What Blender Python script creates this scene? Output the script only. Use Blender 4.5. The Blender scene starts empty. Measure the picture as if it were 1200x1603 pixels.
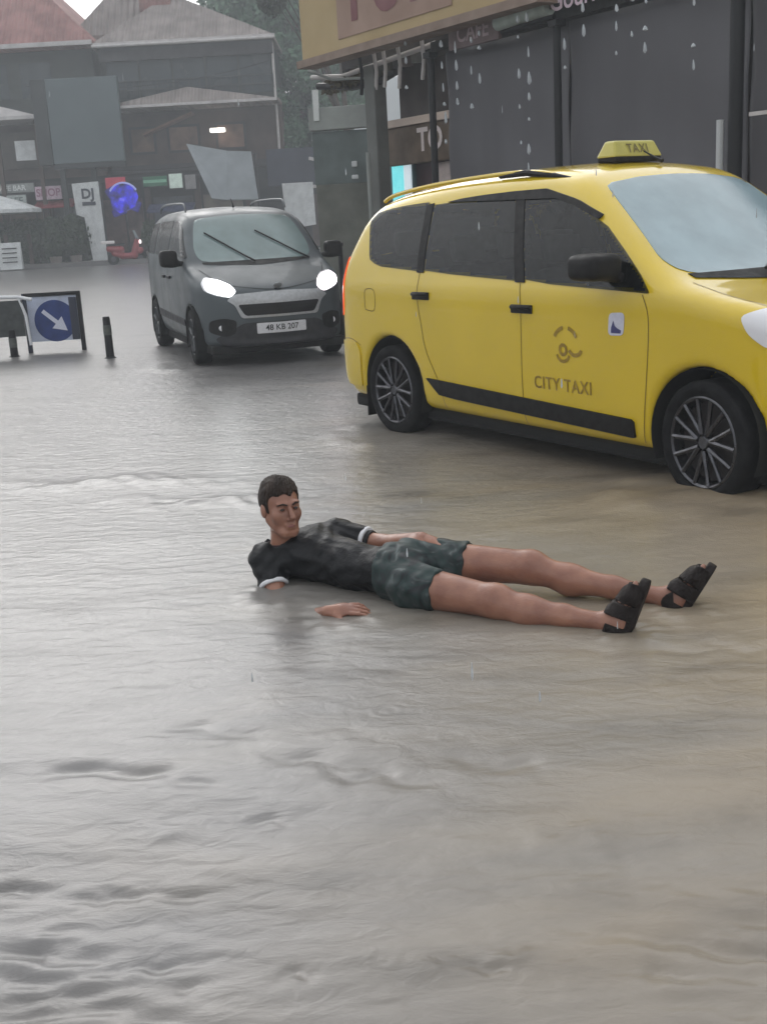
import bpy, bmesh, math, random
import numpy as np
from mathutils import Vector, Matrix, noise

scene = bpy.context.scene
COL = scene.collection

# ------------------------------------------------------------ camera
F_PX, PITCH, ROLL, CAM_H = 1802.02, 0.251, -0.05557, 1.4886
cp, sp = math.cos(PITCH), math.sin(PITCH)
_f = Vector((0, cp, -sp)); _u = Vector((0, sp, cp)); _r = Vector((1, 0, 0))
_R = math.cos(ROLL) * _r + math.sin(ROLL) * _u
_U = -math.sin(ROLL) * _r + math.cos(ROLL) * _u
cam_data = bpy.data.cameras.new('camera')
cam = bpy.data.objects.new('camera', cam_data)
COL.objects.link(cam)
cam.matrix_world = Matrix(((_R.x, _U.x, -_f.x, 0), (_R.y, _U.y, -_f.y, 0), (_R.z, _U.z, -_f.z, CAM_H), (0, 0, 0, 1)))
cam_data.sensor_fit = 'HORIZONTAL'
cam_data.sensor_width = 36
cam_data.lens = 36 * F_PX / 1200
cam_data.clip_start = 0.05
cam_data.clip_end = 3000
scene.camera = cam

# ------------------------------------------------------------ overcast daylight
world = bpy.data.worlds.new('World'); scene.world = world
world.use_nodes = True
wn = world.node_tree; wn.nodes.clear()
sky = wn.nodes.new('ShaderNodeTexSky'); sky.sky_type = 'NISHITA'; sky.sun_disc = False
SUN_EL, SUN_ROT = math.radians(27), math.radians(-16)
sky.sun_elevation = SUN_EL; sky.sun_rotation = SUN_ROT
sky.dust_density = 4.0; sky.air_density = 1.0; sky.ozone_density = 1.0
hs = wn.nodes.new('ShaderNodeHueSaturation'); hs.inputs['Saturation'].default_value = 0.15; hs.inputs['Value'].default_value = 1.55
bg = wn.nodes.new('ShaderNodeBackground'); bg.inputs['Strength'].default_value = 0.15
wo = wn.nodes.new('ShaderNodeOutputWorld')
wn.links.new(sky.outputs[0], hs.inputs['Color']); cl = wn.nodes.new('ShaderNodeMix'); cl.data_type = 'RGBA'; cl.inputs[0].default_value = 0.66   # even grey cloud deck thinning the sky's own glow
cl.inputs[7].default_value = (4.7, 4.8, 4.95, 1)
wn.links.new(hs.outputs[0], cl.inputs[6]); wn.links.new(cl.outputs[2], bg.inputs[0]); wn.links.new(bg.outputs[0], wo.inputs[0])
sd = bpy.data.lights.new('sun', 'SUN'); sd.energy = 0.5; sd.angle = math.radians(120); sd.color = (1, 0.97, 0.93)
so = bpy.data.objects.new('sun', sd); COL.objects.link(so)
so.rotation_euler = (math.pi / 2 - SUN_EL, 0, math.pi - SUN_ROT)
so.location = (0, 0, 30)
scene.view_settings.view_transform = 'Standard'
scene.view_settings.look = 'None'
scene.view_settings.exposure = 0.80
scene.view_settings.gamma = 1.0

# ------------------------------------------------------------ numeric helpers
def catmull(pts, n=8, closed=True):
    P = np.array(pts, float); m = len(P); out = []
    rng = range(m) if closed else range(m - 1)
    for i in rng:
        if closed: a, b, c, d = P[(i - 1) % m], P[i], P[(i + 1) % m], P[(i + 2) % m]
        else: a, b, c, d = P[max(i - 1, 0)], P[i], P[i + 1], P[min(i + 2, m - 1)]
        for k in range(n):
            t = k / n
            out.append(0.5 * (2 * b + (c - a) * t + (2 * a - 5 * b + 4 * c - d) * t * t + (3 * b - a - 3 * c + d) * t ** 3))
    if not closed: out.append(P[-1])
    return np.array(out)

def sdf_poly(x, y, poly):
    x = np.asarray(x, float); y = np.asarray(y, float)
    d = np.full(x.shape, 1e9); s = np.ones(x.shape)
    n = len(poly)
    for i in range(n):
        ax, ay = poly[i]; bx, by = poly[i - 1]
        ex, ey = bx - ax, by - ay
        wx, wy = x - ax, y - ay
        t = np.clip((wx * ex + wy * ey) / (ex * ex + ey * ey + 1e-12), 0, 1)
        d = np.minimum(d, (wx - ex * t) ** 2 + (wy - ey * t) ** 2)
        c1 = y >= ay; c2 = y < by; c3 = ex * wy > ey * wx
        flip = (c1 & c2 & c3) | (~c1 & ~c2 & ~c3)
        s = np.where(flip, -s, s)
    return s * np.sqrt(d)

class Table:
    def __init__(self, poly, res=0.01, pad=0.5):
        poly = np.array(poly); self.o = poly.min(0) - pad; self.res = res
        hi = poly.max(0) + pad
        nx, ny = [int((hi[k] - self.o[k]) / res) + 2 for k in (0, 1)]
        X, Y = np.meshgrid(self.o[0] + res * np.arange(nx), self.o[1] + res * np.arange(ny), indexing='ij')
        self.T = sdf_poly(X, Y, poly); self.n = (nx, ny)
    def __call__(self, x, y):
        u = np.clip((x - self.o[0]) / self.res, 0, self.n[0] - 1.001); v = np.clip((y - self.o[1]) / self.res, 0, self.n[1] - 1.001)
        i = u.astype(int); j = v.astype(int); a = u - i; b = v - j; T = self.T
        return (T[i, j] * (1 - a) + T[i + 1, j] * a) * (1 - b) + (T[i, j + 1] * (1 - a) + T[i + 1, j + 1] * a) * b

def smin(a, b, k):
    h = np.clip(0.5 + 0.5 * (b - a) / k, 0, 1)
    return b * (1 - h) + a * h - k * h * (1 - h)
def smax(a, b, k): return -smin(-a, -b, k)

class Car:
    def __init__(s, side, plan, sect, wheels, arch_r, xm, curve, crown, half_len):
        s.side = Table(catmull(side)); 
        pl = catmull(plan, closed=False); s.plan = Table(np.vstack([pl, (pl * [1, -1])[::-1][1:-1]]))
        se = catmull(sect, closed=False); s.sect = Table(np.vstack([se, (se * [-1, 1])[::-1][1:-1]]))
        s.wheels = wheels; s.R = arch_r; s.xm = xm; s.curve = curve; s.crown = crown; s.hl = half_len
    def f(s, x, y, z, arches=True):
        ay = np.abs(y)
        w = np.clip((x - s.xm) / s.hl, -1, 1)
        hi = np.clip((z - 1.0) / 0.5, 0, 1)
        d1 = s.side(x + s.curve * ay * ay * w, z + s.crown * ay * ay * hi)
        d = smax(smax(s.plan(x, y), s.sect(y, z), 0.05), d1, 0.10)
        if arches:
            for (wx, wz) in s.wheels:
                c = np.maximum(np.hypot(x - wx, z - wz) - s.R, 0.5 - ay)
                d = smax(d, -c, 0.02)
        return d

def snet(F, o, h):
    """surface nets: vertices and quads of the zero level of a sampled field"""
    S = F < 0
    nx, ny, nz = F.shape
    cnt = np.zeros((nx - 1, ny - 1, nz - 1)); acc = [np.zeros_like(cnt) for _ in range(3)]
    def sl(i, j, k): return (slice(i, nx - 1 + i), slice(j, ny - 1 + j), slice(k, nz - 1 + k))
    cs = [(i, j, k) for i in (0, 1) for j in (0, 1) for k in (0, 1)]
    for a in cs:
        for ax in range(3):
            if a[ax] == 0:
                b = list(a); b[ax] = 1
                fa, fb = F[sl(*a)], F[sl(*b)]
                m = (fa < 0) != (fb < 0)
                den = np.where(m, fa - fb, 1.0); t = np.where(m, fa / den, 0)
                cnt += m
                for q in range(3):
                    acc[q] += np.where(m, a[q] + (t if q == ax else 0), 0)
    act = cnt > 0
    idx = -np.ones(cnt.shape, int); idx[act] = np.arange(act.sum())
    I = np.argwhere(act)
    V = np.stack([(acc[q][act] / cnt[act] + I[:, q]) * h + o[q] for q in range(3)], 1)
    quads = []
    for ax in range(3):
        b, c = [(1, 2), (2, 0), (0, 1)][ax]
        s0 = [slice(None)] * 3; s1 = [slice(None)] * 3
        s0[ax] = slice(0, -1); s1[ax] = slice(1, None)
        for q in (b, c): s0[q] = slice(1, -1); s1[q] = slice(1, -1)
        A, B = S[tuple(s0)], S[tuple(s1)]
        for sgn, m in ((1, A & ~B), (-1, ~A & B)):
            E = np.argwhere(m)
            if not len(E): continue
            off = np.zeros((4, 3), int)
            off[0][b] = 0; off[0][c] = 0; off[1][b] = 1; off[1][c] = 0; off[2][b] = 1; off[2][c] = 1; off[3][b] = 0; off[3][c] = 1
            Q = np.stack([idx[tuple((E + off[k]).T)] for k in range(4)], 1)
            quads.append(Q if sgn > 0 else Q[:, ::-1])
    return V, np.vstack(quads)

def grid_of(lo, hi, h):
    ax = [np.arange(lo[k] - 2 * h, hi[k] + 3 * h, h) for k in range(3)]
    X, Y, Z = np.meshgrid(*ax, indexing='ij')
    return X, Y, Z, np.array([a[0] for a in ax])

def project(fn, P, d, far=3.0, off=0.0):
    """slide the points P along d (pointing inwards) until fn == off, coming from outside"""
    P = np.asarray(P, float); d = np.asarray(d, float); d = d / np.linalg.norm(d)
    t = np.full(len(P), -far); hit = np.zeros(len(P), bool)
    for _ in range(120):
        Q = P + t[:, None] * d
        v = fn(Q[:, 0], Q[:, 1], Q[:, 2]) - off
        t = t + np.where(v > 0.0005, np.maximum(v * 0.8, 0.0004), 0)
        t = np.minimum(t, far)
    return P + t[:, None] * d

# ------------------------------------------------------------ scene helpers
def link(o, parent=None):
    COL.objects.link(o)
    if parent is not None: o.parent = parent
    return o

def mesh_obj(name, V, Fc, mat, parent=None, smooth=True, loc=None):
    me = bpy.data.meshes.new(name)
    me.from_pydata([tuple(map(float, v)) for v in V], [], [tuple(map(int, f)) for f in Fc])
    me.validate(); me.update()
    if smooth: me.polygons.foreach_set('use_smooth', [True] * len(me.polygons))
    o = bpy.data.objects.new(name, me)
    for m in (mat if isinstance(mat, (list, tuple)) else [mat]): me.materials.append(m)
    if loc is not None: o.location = loc
    return link(o, parent)

def thing(name, label, cat, loc=(0, 0, 0), rz=0, group=None):
    o = bpy.data.objects.new(name, None); o.empty_display_size = 0.1
    link(o); o.location = loc; o.rotation_euler = (0, 0, rz)
    o['label'] = label; o['category'] = cat
    if group: o['group'] = group
    return o

def tag(o, label=None, cat=None, group=None, kind=None):
    if label: o['label'] = label
    if cat: o['category'] = cat
    if group: o['group'] = group
    if kind: o['kind'] = kind
    return o

class MB:
    """collects simple shapes into one mesh"""
    def __init__(s): s.V = []; s.F = []
    def add(s, V, F):
        n = len(s.V); s.V += [tuple(map(float, v)) for v in V]; s.F += [tuple(int(i) + n for i in f) for f in F]; return s
    def box(s, c, d, rot=None, bev=0.0):
        bm = bmesh.new(); bmesh.ops.create_cube(bm, size=1)
        bmesh.ops.scale(bm, vec=d, verts=bm.verts)
        if bev > 0: bmesh.ops.bevel(bm, geom=bm.edges[:], offset=bev, segments=2, affect='EDGES', profile=0.6)
        M = Matrix.Translation(c) @ (rot.to_4x4() if rot is not None else Matrix())
        bmesh.ops.transform(bm, matrix=M, verts=bm.verts); bm.verts.index_update()
        s.add([v.co for v in bm.verts], [[v.index for v in f.verts] for f in bm.faces]); bm.free(); return s
    def tube(s, pts, r, n=10, cap=True):
        P = [Vector(p) for p in pts]; rs = r if isinstance(r, (list, tuple)) else [r] * len(P)
        V = []; F = []
        up = None
        for i, p in enumerate(P):
            t = (P[min(i + 1, len(P) - 1)] - P[max(i - 1, 0)]).normalized()
            if up is None: up = Vector((0, 0, 1)) if abs(t.z) < 0.9 else Vector((1, 0, 0))
            a = t.cross(up).normalized(); b = t.cross(a).normalized(); up = -b if False else up
            for k in range(n):
                q = 2 * math.pi * k / n; V.append(p + rs[i] * (math.cos(q) * a + math.sin(q) * b))
        for i in range(len(P) - 1):
            for k in range(n):
                F.append((i * n + k, i * n + (k + 1) % n, (i + 1) * n + (k + 1) % n, (i + 1) * n + k))
        if cap: F.append(tuple(range(n))[::-1]); F.append(tuple((len(P) - 1) * n + k for k in range(n)))
        return s.add(V, F)
    def lathe(s, prof, M, n=40):
        """prof: (radius, along) pairs, revolved round local Y, placed by M"""
        V = []; F = []
        for (r, y) in prof:
            for k in range(n):
                q = 2 * math.pi * k / n; V.append(M @ Vector((r * math.cos(q), y, r * math.sin(q))))
        for i in range(len(prof) - 1):
            for k in range(n): F.append((i * n + k, i * n + (k + 1) % n, (i + 1) * n + (k + 1) % n, (i + 1) * n + k))
        return s.add(V, F)
    def prism(s, poly, M, t):
        """flat outline (x, z) in M's frame, given depth t along local y"""
        n = len(poly)
        V = [M @ Vector((x, 0, z)) for x, z in poly] + [M @ Vector((x, t, z)) for x, z in poly]
        F = [tuple(range(n)), tuple(range(2 * n - 1, n - 1, -1))] + [(i, i + n, (i + 1) % n + n, (i + 1) % n) for i in range(n)]
        return s.add(V, F)
    def build(s, name, mat, parent=None, smooth=False):
        o = mesh_obj(name, s.V, s.F, mat, parent, smooth=smooth)
        bm = bmesh.new(); bm.from_mesh(o.data); bmesh.ops.recalc_face_normals(bm, faces=bm.faces); bm.to_mesh(o.data); bm.free()
        if smooth:
            try: o.data.set_sharp_from_angle(angle=math.radians(38))
            except Exception: pass
        return o

def N(nt, kind, **kw):
    n = nt.nodes.new(kind)
    for k, v in kw.items():
        if k.startswith('i_'): n.inputs[k[2:].replace('_', ' ')].default_value = v
        else: setattr(n, k, v)
    return n

def ramp(nt, stops, src):
    r = nt.nodes.new('ShaderNodeValToRGB'); e = r.color_ramp.elements
    while len(e) < len(stops): e.new(0.5)
    for k, (p, c) in enumerate(stops):
        e[k].position = p; e[k].color = (c, c, c, 1) if isinstance(c, (int, float)) else (*c, 1)
    nt.links.new(src, r.inputs[0]); return r

def mat(name, col, rough=0.5, metal=0.0, spec=0.5, var=0.0, scale=3.0, col2=None, bump=0.0, bscale=30.0, emit=None, estr=0.0, coat=0.0, ior=1.45, stretch=(1, 1, 1), alpha=1.0, trans=0.0):
    m = bpy.data.materials.new(name); m.use_nodes = True; nt = m.node_tree
    b = nt.nodes['Principled BSDF']
    b.inputs['Base Color'].default_value = (*col, 1); b.inputs['Roughness'].default_value = rough
    b.inputs['Metallic'].default_value = metal; b.inputs['Specular IOR Level'].default_value = spec
    b.inputs['Coat Weight'].default_value = coat; b.inputs['Coat Roughness'].default_value = 0.04; b.inputs['IOR'].default_value = ior
    b.inputs['Transmission Weight'].default_value = trans
    if emit: b.inputs['Emission Color'].default_value = (*emit, 1); b.inputs['Emission Strength'].default_value = estr
    tc = N(nt, 'ShaderNodeTexCoord'); mp = N(nt, 'ShaderNodeMapping'); mp.inputs['Scale'].default_value = stretch
    nt.links.new(tc.outputs['Object'], mp.inputs[0])
    if var > 0 or col2:
        no = N(nt, 'ShaderNodeTexNoise'); no.inputs['Scale'].default_value = scale; no.inputs['Detail'].default_value = 6
        nt.links.new(mp.outputs[0], no.inputs['Vector'])
        c2 = col2 or tuple(c * (1 - var) for c in col)
        r = ramp(nt, [(0.36, c2), (0.64, col)], no.outputs['Fac'])
        nt.links.new(r.outputs[0], b.inputs['Base Color'])
        r2 = ramp(nt, [(0.3, min(1, rough * 1.25)), (0.7, rough * 0.85)], no.outputs['Fac']); nt.links.new(r2.outputs[0], b.inputs['Roughness'])
    if bump > 0:
        nb = N(nt, 'ShaderNodeTexNoise'); nb.inputs['Scale'].default_value = bscale; nb.inputs['Detail'].default_value = 4
        nt.links.new(mp.outputs[0], nb.inputs['Vector'])
        bp = N(nt, 'ShaderNodeBump'); bp.inputs['Strength'].default_value = bump; bp.inputs['Distance'].default_value = 0.02
        nt.links.new(nb.outputs['Fac'], bp.inputs['Height']); nt.links.new(bp.outputs[0], b.inputs['Normal'])
    return m

def text_mesh(body, size, align='CENTER', extrude=0.0, spacing=1.0, bold=0.0):
    cu = bpy.data.curves.new('lettering', 'FONT'); cu.body = body; cu.size = size; cu.align_x = align; cu.align_y = 'CENTER'
    cu.extrude = extrude; cu.space_character = spacing; cu.offset = bold; cu.resolution_u = 4
    o = bpy.data.objects.new('lettering', cu); COL.objects.link(o)
    bpy.context.view_layer.update()
    me = bpy.data.meshes.new_from_object(o.evaluated_get(bpy.context.evaluated_depsgraph_get()))
    V = np.array([v.co[:] for v in me.vertices]).reshape(-1, 3); Fc = [list(p.vertices) for p in me.polygons]
    bpy.data.objects.remove(o); bpy.data.curves.remove(cu); bpy.data.meshes.remove(me)
    return V, Fc

# ------------------------------------------------------------ flood water, road, air
FA = Vector((-1.22, 19.0, 0)); FD = Vector((.53, -.85, 0)).normalized(); FN = Vector((-FD.y * -1, -FD.x, 0))  # along the shop front / out to the street
FN = Vector((FD.y, -FD.x, 0))
def fac(t, out, z): return FA + FD * t + FN * out + Vector((0, 0, z))

def level(x, y):
    # bow wave swelling round the taxi's front wheel
    return .085 * np.exp(-(((x - 1.9) / 1.15) ** 2 + ((y - 5.5) / .80) ** 2)) + .02 * np.exp(-(((x - .4) / 1.0) ** 2 + ((y - 7.6) / 1.2) ** 2))

rs = np.random.RandomState(4)
def waves(x, y):
    z = np.zeros_like(x)
    for i in range(60):
        lam = .07 * 1.13 ** (i % 26) * rs.uniform(.85, 1.15); th = rs.normal(1.35, .42)
        amp = .00080 * lam ** .9; ph = rs.uniform(0, 6.28)
        kx, ky = math.cos(th) * 6.283 / lam, math.sin(th) * 6.283 / lam
        wob = .35 * np.sin(.9 * x + 1.7 * y + ph) + .5 * np.sin(2.3 * x - .8 * y + 2 * ph)
        env = .55 + .45 * np.sin(.8 * kx * x * .13 + .6 * ky * y * .11 + ph * 3)
        z += amp * env * np.sin(kx * x + ky * y + ph + wob * 2)
    return z
# low standing ridges and dips of the current, as (x, y, half length, half width, heading, height)
RIDGES = [(-.93, 3.02, .30, .030, -.10, -.013), (-.62, 2.93, .16, .022, -.35, -.010), (-.52, 3.22, .16, .030, -.45, -.009), (-.28, 3.02, .20, .035, -.30, -.010), (-.02, 2.86, .14, .03, -.35, -.008),
          (.30, 2.90, .16, .035, -.4, -.008), (.42, 2.52, .13, .05, -.6, .005), (.50, 2.40, .12, .05, -.4, -.008), (.60, 2.10, .10, .035, -.2, -.013), (-.66, 2.38, .10, .015, -.1, -.009), (-.52, 2.36, .14, .018, -.12, -.009),
          (-.72, 2.36, .06, .012, 0, -.010), (-1.7, 6.9, .9, .10, -.15, .022), (-1.0, 6.25, .5, .08, -.25, .016), (-.75, 2.2, .05, .012, .1, -.010), (-.52, 2.1, .07, .012, 0, -.008), (-.45, 2.03, .05, .012, .1, -.009),
          (-.24, 2.05, .05, .015, 0, -.009), (.16, 2.03, .06, .012, -.2, -.008), (.22, 2.06, .05, .012, .2, .007), (.74, 2.02, .09, .02, 0, -.012), (.5, 1.98, .05, .02, .2, -.009), (-.62, 2.66, .10, .03, -.1, .006), (-.36, 2.68, .08, .02, 0, -.007),
          (-.93, 2.42, .12, .015, 0, -.010), (1.05, 3.68, .18, .03, -.1, -.008), (.75, 3.72, .2, .03, -.2, -.007)]
def ridges(x, y):
    z = np.zeros_like(x)
    for (cx, cy, L, Wd, th, hh) in RIDGES:
        dx, dy = x - cx, y - cy; u = dx * math.cos(th) + dy * math.sin(th); v = -dx * math.sin(th) + dy * math.cos(th)
        Wd = Wd * 1.35; v = v + .5 * Wd * np.sin(u / L * 5 + cx * 9) + .15 * Wd * np.sin(u / L * 9 + cy * 7)
        z += .95 * hh * np.exp(-(u / L) ** 2 - (v / Wd) ** 2) * np.clip(.75 + .6 * np.sin(u * 19 + cy * 20) * np.sin(u * 8 + v * 30 + cx), 0, 2)
    return z
def choppy(x, y):
    z = np.zeros_like(x)
    # broken, rougher water at the near corners, where the current runs over the kerb
    m = np.clip((2.5 - y) / .6, 0, 1) * (np.clip((-.35 - x) / .4, 0, 1) + .8 * np.clip((x - .25) / .5, 0, 1) + .12)
    for i in range(14):
        lam = rs.uniform(.045, .12); th = rs.normal(1.45, .5); ph = rs.uniform(0, 6.28)
        kx, ky = math.cos(th) * 6.283 / lam, math.sin(th) * 6.283 / lam
        z += np.sin(kx * x + ky * y + ph + 1.6 * np.sin(7 * x + 11 * y + ph)) * lam * .017
    return z * m

yy = np.concatenate([np.linspace(-4, 1.3, 20), np.arange(1.34, 6.4, .0095), 6.4 * np.exp(np.linspace(.003, math.log(16), 330))]); xx = np.linspace(-1, 1, 420)
xx = np.sign(xx) * (.22 * np.abs(xx) + .78 * np.abs(xx) ** 2.6)
YY, XX = np.meshgrid(yy, xx, indexing='ij'); XX = XX * (4 + (YY + 4) * .75)
rs = np.random.RandomState(4); W1 = waves(XX, YY); W2 = choppy(XX, YY)
ZZ = level(XX, YY) + W1 * np.clip(5 / (YY + 1.5), 0, 1) + ridges(XX, YY) + W2
# wash round the tyres and the lying man
for (cx, cy, r, a) in ((.10, 7.95, .42, .010), (1.6, 5.62, .42, .016), (-.46, 4.52, .12, .006), (.86, 3.88, .09, .006), (1.1, 4.08, .09, .006), (-.2, 4.25, .16, .004), (-1.95, 12.9, .5, .014), (-.42, 13.4, .5, .014)):
    d = np.hypot(XX - cx, (YY - cy) * 1.0); ZZ += a * np.exp(-((d - r) / (.22 * r + .02)) ** 2) * (1 + .4 * np.sin(9 * np.arctan2(YY - cy, XX - cx)))
# raindrop rings
for _ in range(150):
    cy = rs.uniform(1.75, 6.5); cx = rs.uniform(-.5, .5) * (cy * .75 + .3); r = rs.uniform(.012, .045)
    jj = slice(max(np.searchsorted(yy, cy - .1), 0), np.searchsorted(yy, cy + .1)); dd = np.hypot(XX[jj] - cx, YY[jj] - cy)
    ZZ[jj] += rs.uniform(.0005, .0013) * (np.exp(-((dd - r) / .008) ** 2) + .6 * np.exp(-(dd / .007) ** 2) - .5 * np.exp(-((dd - r * .6) / .008) ** 2))
nv_, nu_ = YY.shape
Vw = np.stack([XX.ravel(), YY.ravel(), ZZ.ravel()], 1)
ii = (np.arange(nv_ - 1)[:, None] * nu_ + np.arange(nu_ - 1)[None]).ravel()
Qw = np.stack([ii, ii + 1, ii + nu_ + 1, ii + nu_], 1)

def water_mat():
    m = bpy.data.materials.new('muddy_water'); m.use_nodes = True; nt = m.node_tree; b = nt.nodes['Principled BSDF']; L = nt.links.new
    tc = N(nt, 'ShaderNodeTexCoord'); mp = N(nt, 'ShaderNodeMapping'); mp.inputs['Scale'].default_value = (.8, 2.0, 1); mp.inputs['Rotation'].default_value = (0, 0, .3)
    L(tc.outputs['Object'], mp.inputs[0])
    n1 = N(nt, 'ShaderNodeTexNoise'); n1.inputs['Scale'].default_value = .75; n1.inputs['Detail'].default_value = 5; n1.inputs['Distortion'].default_value = .7; L(mp.outputs[0], n1.inputs['Vector'])
    # silt carried by the current: tan towards the taxi, grey elsewhere
    sx = N(nt, 'ShaderNodeSeparateXYZ'); L(tc.outputs['Object'], sx.inputs[0])
    ma = N(nt, 'ShaderNodeMath', operation='MULTIPLY_ADD'); L(sx.outputs['X'], ma.inputs[0]); ma.inputs[1].default_value = .38; L(n1.outputs['Fac'], ma.inputs[2])
    mr = N(nt, 'ShaderNodeMapRange'); L(ma.outputs[0], mr.inputs[0]); mr.inputs[1].default_value = .25; mr.inputs[2].default_value = 1.35
    r = ramp(nt, [(0, (.172, .167, .164)), (.35, (.222, .200, .172)), (1, (.285, .222, .145))], mr.outputs[0])
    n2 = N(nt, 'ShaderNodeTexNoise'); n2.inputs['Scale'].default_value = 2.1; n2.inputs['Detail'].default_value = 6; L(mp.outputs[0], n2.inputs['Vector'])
    r2 = ramp(nt, [(.30, .60), (.40, .84), (.54, 1.0)], n2.outputs['Fac'])  # dark ripple and reflection smudges painted into the water colour
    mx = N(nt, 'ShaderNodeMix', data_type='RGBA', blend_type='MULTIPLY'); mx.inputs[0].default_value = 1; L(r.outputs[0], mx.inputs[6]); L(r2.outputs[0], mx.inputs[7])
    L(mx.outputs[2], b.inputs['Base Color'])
    b.inputs['Roughness'].default_value = .28; b.inputs['IOR'].default_value = 1.36; b.inputs['Specular IOR Level'].default_value = .5
    mp2 = N(nt, 'ShaderNodeMapping'); mp2.inputs['Scale'].default_value = (1.0, 1.9, 1); mp2.inputs['Rotation'].default_value = (0, 0, -.2); L(tc.outputs['Object'], mp2.inputs[0])
    n3 = N(nt, 'ShaderNodeTexNoise'); n3.inputs['Scale'].default_value = 9; n3.inputs['Detail'].default_value = 5; n3.inputs['Distortion'].default_value = .6; L(mp2.outputs[0], n3.inputs['Vector'])
    n4 = N(nt, 'ShaderNodeTexNoise'); n4.inputs['Scale'].default_value = 70; n4.inputs['Detail'].default_value = 3; L(mp2.outputs[0], n4.inputs['Vector'])
    ad = N(nt, 'ShaderNodeMath', operation='MULTIPLY_ADD'); L(n4.outputs['Fac'], ad.inputs[0]); ad.inputs[1].default_value = .10; L(n3.outputs['Fac'], ad.inputs[2])
    bp = N(nt, 'ShaderNodeBump'); bp.inputs['Distance'].default_value = .02; ms = N(nt, 'ShaderNodeMapRange'); L(sx.outputs['Y'], ms.inputs[0]); ms.inputs[1].default_value = 4.5; ms.inputs[2].default_value = 14; ms.inputs[3].default_value = .22; ms.inputs[4].default_value = .75; L(ms.outputs[0], bp.inputs['Strength']); L(ad.outputs[0], bp.inputs['Height']); L(bp.outputs[0], b.inputs['Normal'])
    return m
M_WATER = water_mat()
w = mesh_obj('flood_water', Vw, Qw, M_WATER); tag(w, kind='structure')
M_ASPH = mat('wet_asphalt', (.05, .05, .05), rough=.5, var=.4, scale=6)
road = mesh_obj('road', [(-400, -200, -.16), (400, -200, -.16), (400, 900, -.16), (-400, 900, -.16)], [(0, 1, 2, 3)], M_ASPH, smooth=False); tag(road, kind='structure')
# distant flooded ground beyond the modelled surface

TAXI = Car(
    side=[(-.70, .24), (-.81, .34), (-.85, .55), (-.835, .8), (-.80, 1.0), (-.74, 1.17), (-.64, 1.37), (-.55, 1.51), (-.40, 1.605), (-.1, 1.67), (.5, 1.725), (1.2, 1.74), (1.58, 1.71), (1.82, 1.63),
          (2.2, 1.38), (2.56, 1.14), (2.85, 1.05), (3.2, .97), (3.44, .87), (3.58, .74), (3.63, .55), (3.61, .36), (3.5, .24), (3.2, .2), (1.4, .19), (-.5, .2)],
    plan=[(-.86, 0), (-.85, .5), (-.80, .70), (-.69, .81), (-.4, .858), (.2, .872), (1.2, .876), (2.5, .87), (3.05, .84), (3.36, .72), (3.56, .45), (3.64, 0)],
    sect=[(0, .15), (.70, .16), (.80, .2), (.845, .32), (.87, .5), (.877, .7), (.872, .9), (.86, 1.02), (.835, 1.09), (.79, 1.25), (.73, 1.42), (.675, 1.56), (.61, 1.68), (.5, 1.76), (0, 1.81)],
    wheels=[(0, .33), (2.81, .33)], arch_r=.355, xm=1.3, curve=.13, crown=.10, half_len=1.5)
VAN = Car(
    side=[(.66, .2), (.76, .3), (.79, .45), (.78, .62), (.73, .75), (.60, .85), (.3, .96), (.02, 1.05), (-.16, 1.12), (-.5, 1.40), (-.76, 1.585), (-1.0, 1.66), (-1.5, 1.71), (-2.2, 1.715), (-2.8, 1.68), (-3.02, 1.56), (-3.1, 1.3), (-3.17, .8), (-3.15, .4), (-3.0, .22), (-1.2, .2)],
    plan=[(-3.18, 0), (-3.16, .6), (-3.08, .77), (-2.7, .84), (-1.5, .858), (-.5, .855), (.15, .83), (.45, .74), (.66, .52), (.79, 0)],
    sect=[(0, .15), (.65, .16), (.76, .22), (.82, .35), (.853, .55), (.858, .75), (.85, .95), (.83, 1.08), (.795, 1.22), (.745, 1.4), (.69, 1.55), (.62, 1.66), (.5, 1.73), (0, 1.78)],
    wheels=[(0, .31), (-2.51, .31)], arch_r=.345, xm=-1.2, curve=.16, crown=.08, half_len=1.2)

# ------------------------------------------------------------ vehicle building
def body_mesh(car, lo, hi, h):
    X, Y, Z, o = grid_of(lo, hi, h)
    F = car.f(X, Y, Z); V, Q = snet(F, o, h)
    for _ in range(3):
        e = 0.006; a = (V[:, 0], V[:, 1], V[:, 2]); v = car.f(*a)
        g = np.stack([car.f(a[0] + e, a[1], a[2]) - v, car.f(a[0], a[1] + e, a[2]) - v, car.f(a[0], a[1], a[2] + e) - v], 1) / e
        gl = np.maximum((g * g).sum(1), 0.15)
        V = V - np.clip(v / gl, -h, h)[:, None] * g * 0.8
    # light relaxation to keep the shading even
    for _ in range(4):
        S = np.zeros_like(V); c = np.zeros(len(V))
        for k in range(4):
            i, j = Q[:, k], Q[:, (k + 1) % 4]
            np.add.at(S, i, V[j]); np.add.at(S, j, V[i]); np.add.at(c, i, 1); np.add.at(c, j, 1)
        V = V * 0.4 + 0.6 * S / c[:, None]
    return V, Q

def rows_fill(poly, nu, nv):
    """grid over an outline that is simple in u for every v"""
    P = np.array(poly, float); v0, v1 = P[:, 1].min() + 1e-4, P[:, 1].max() - 1e-4
    vs = v0 + (v1 - v0) * (0.5 - 0.5 * np.cos(np.pi * np.linspace(0, 1, nv)))
    out = []
    for v in vs:
        us = []
        for i in range(len(P)):
            a, b = P[i - 1], P[i]
            if (a[1] - v) * (b[1] - v) <= 0 and abs(a[1] - b[1]) > 1e-9:
                us.append(a[0] + (b[0] - a[0]) * (v - a[1]) / (b[1] - a[1]))
        out.append([(u, v) for u in np.linspace(min(us), max(us), nu)])
    return np.array(out)

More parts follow.
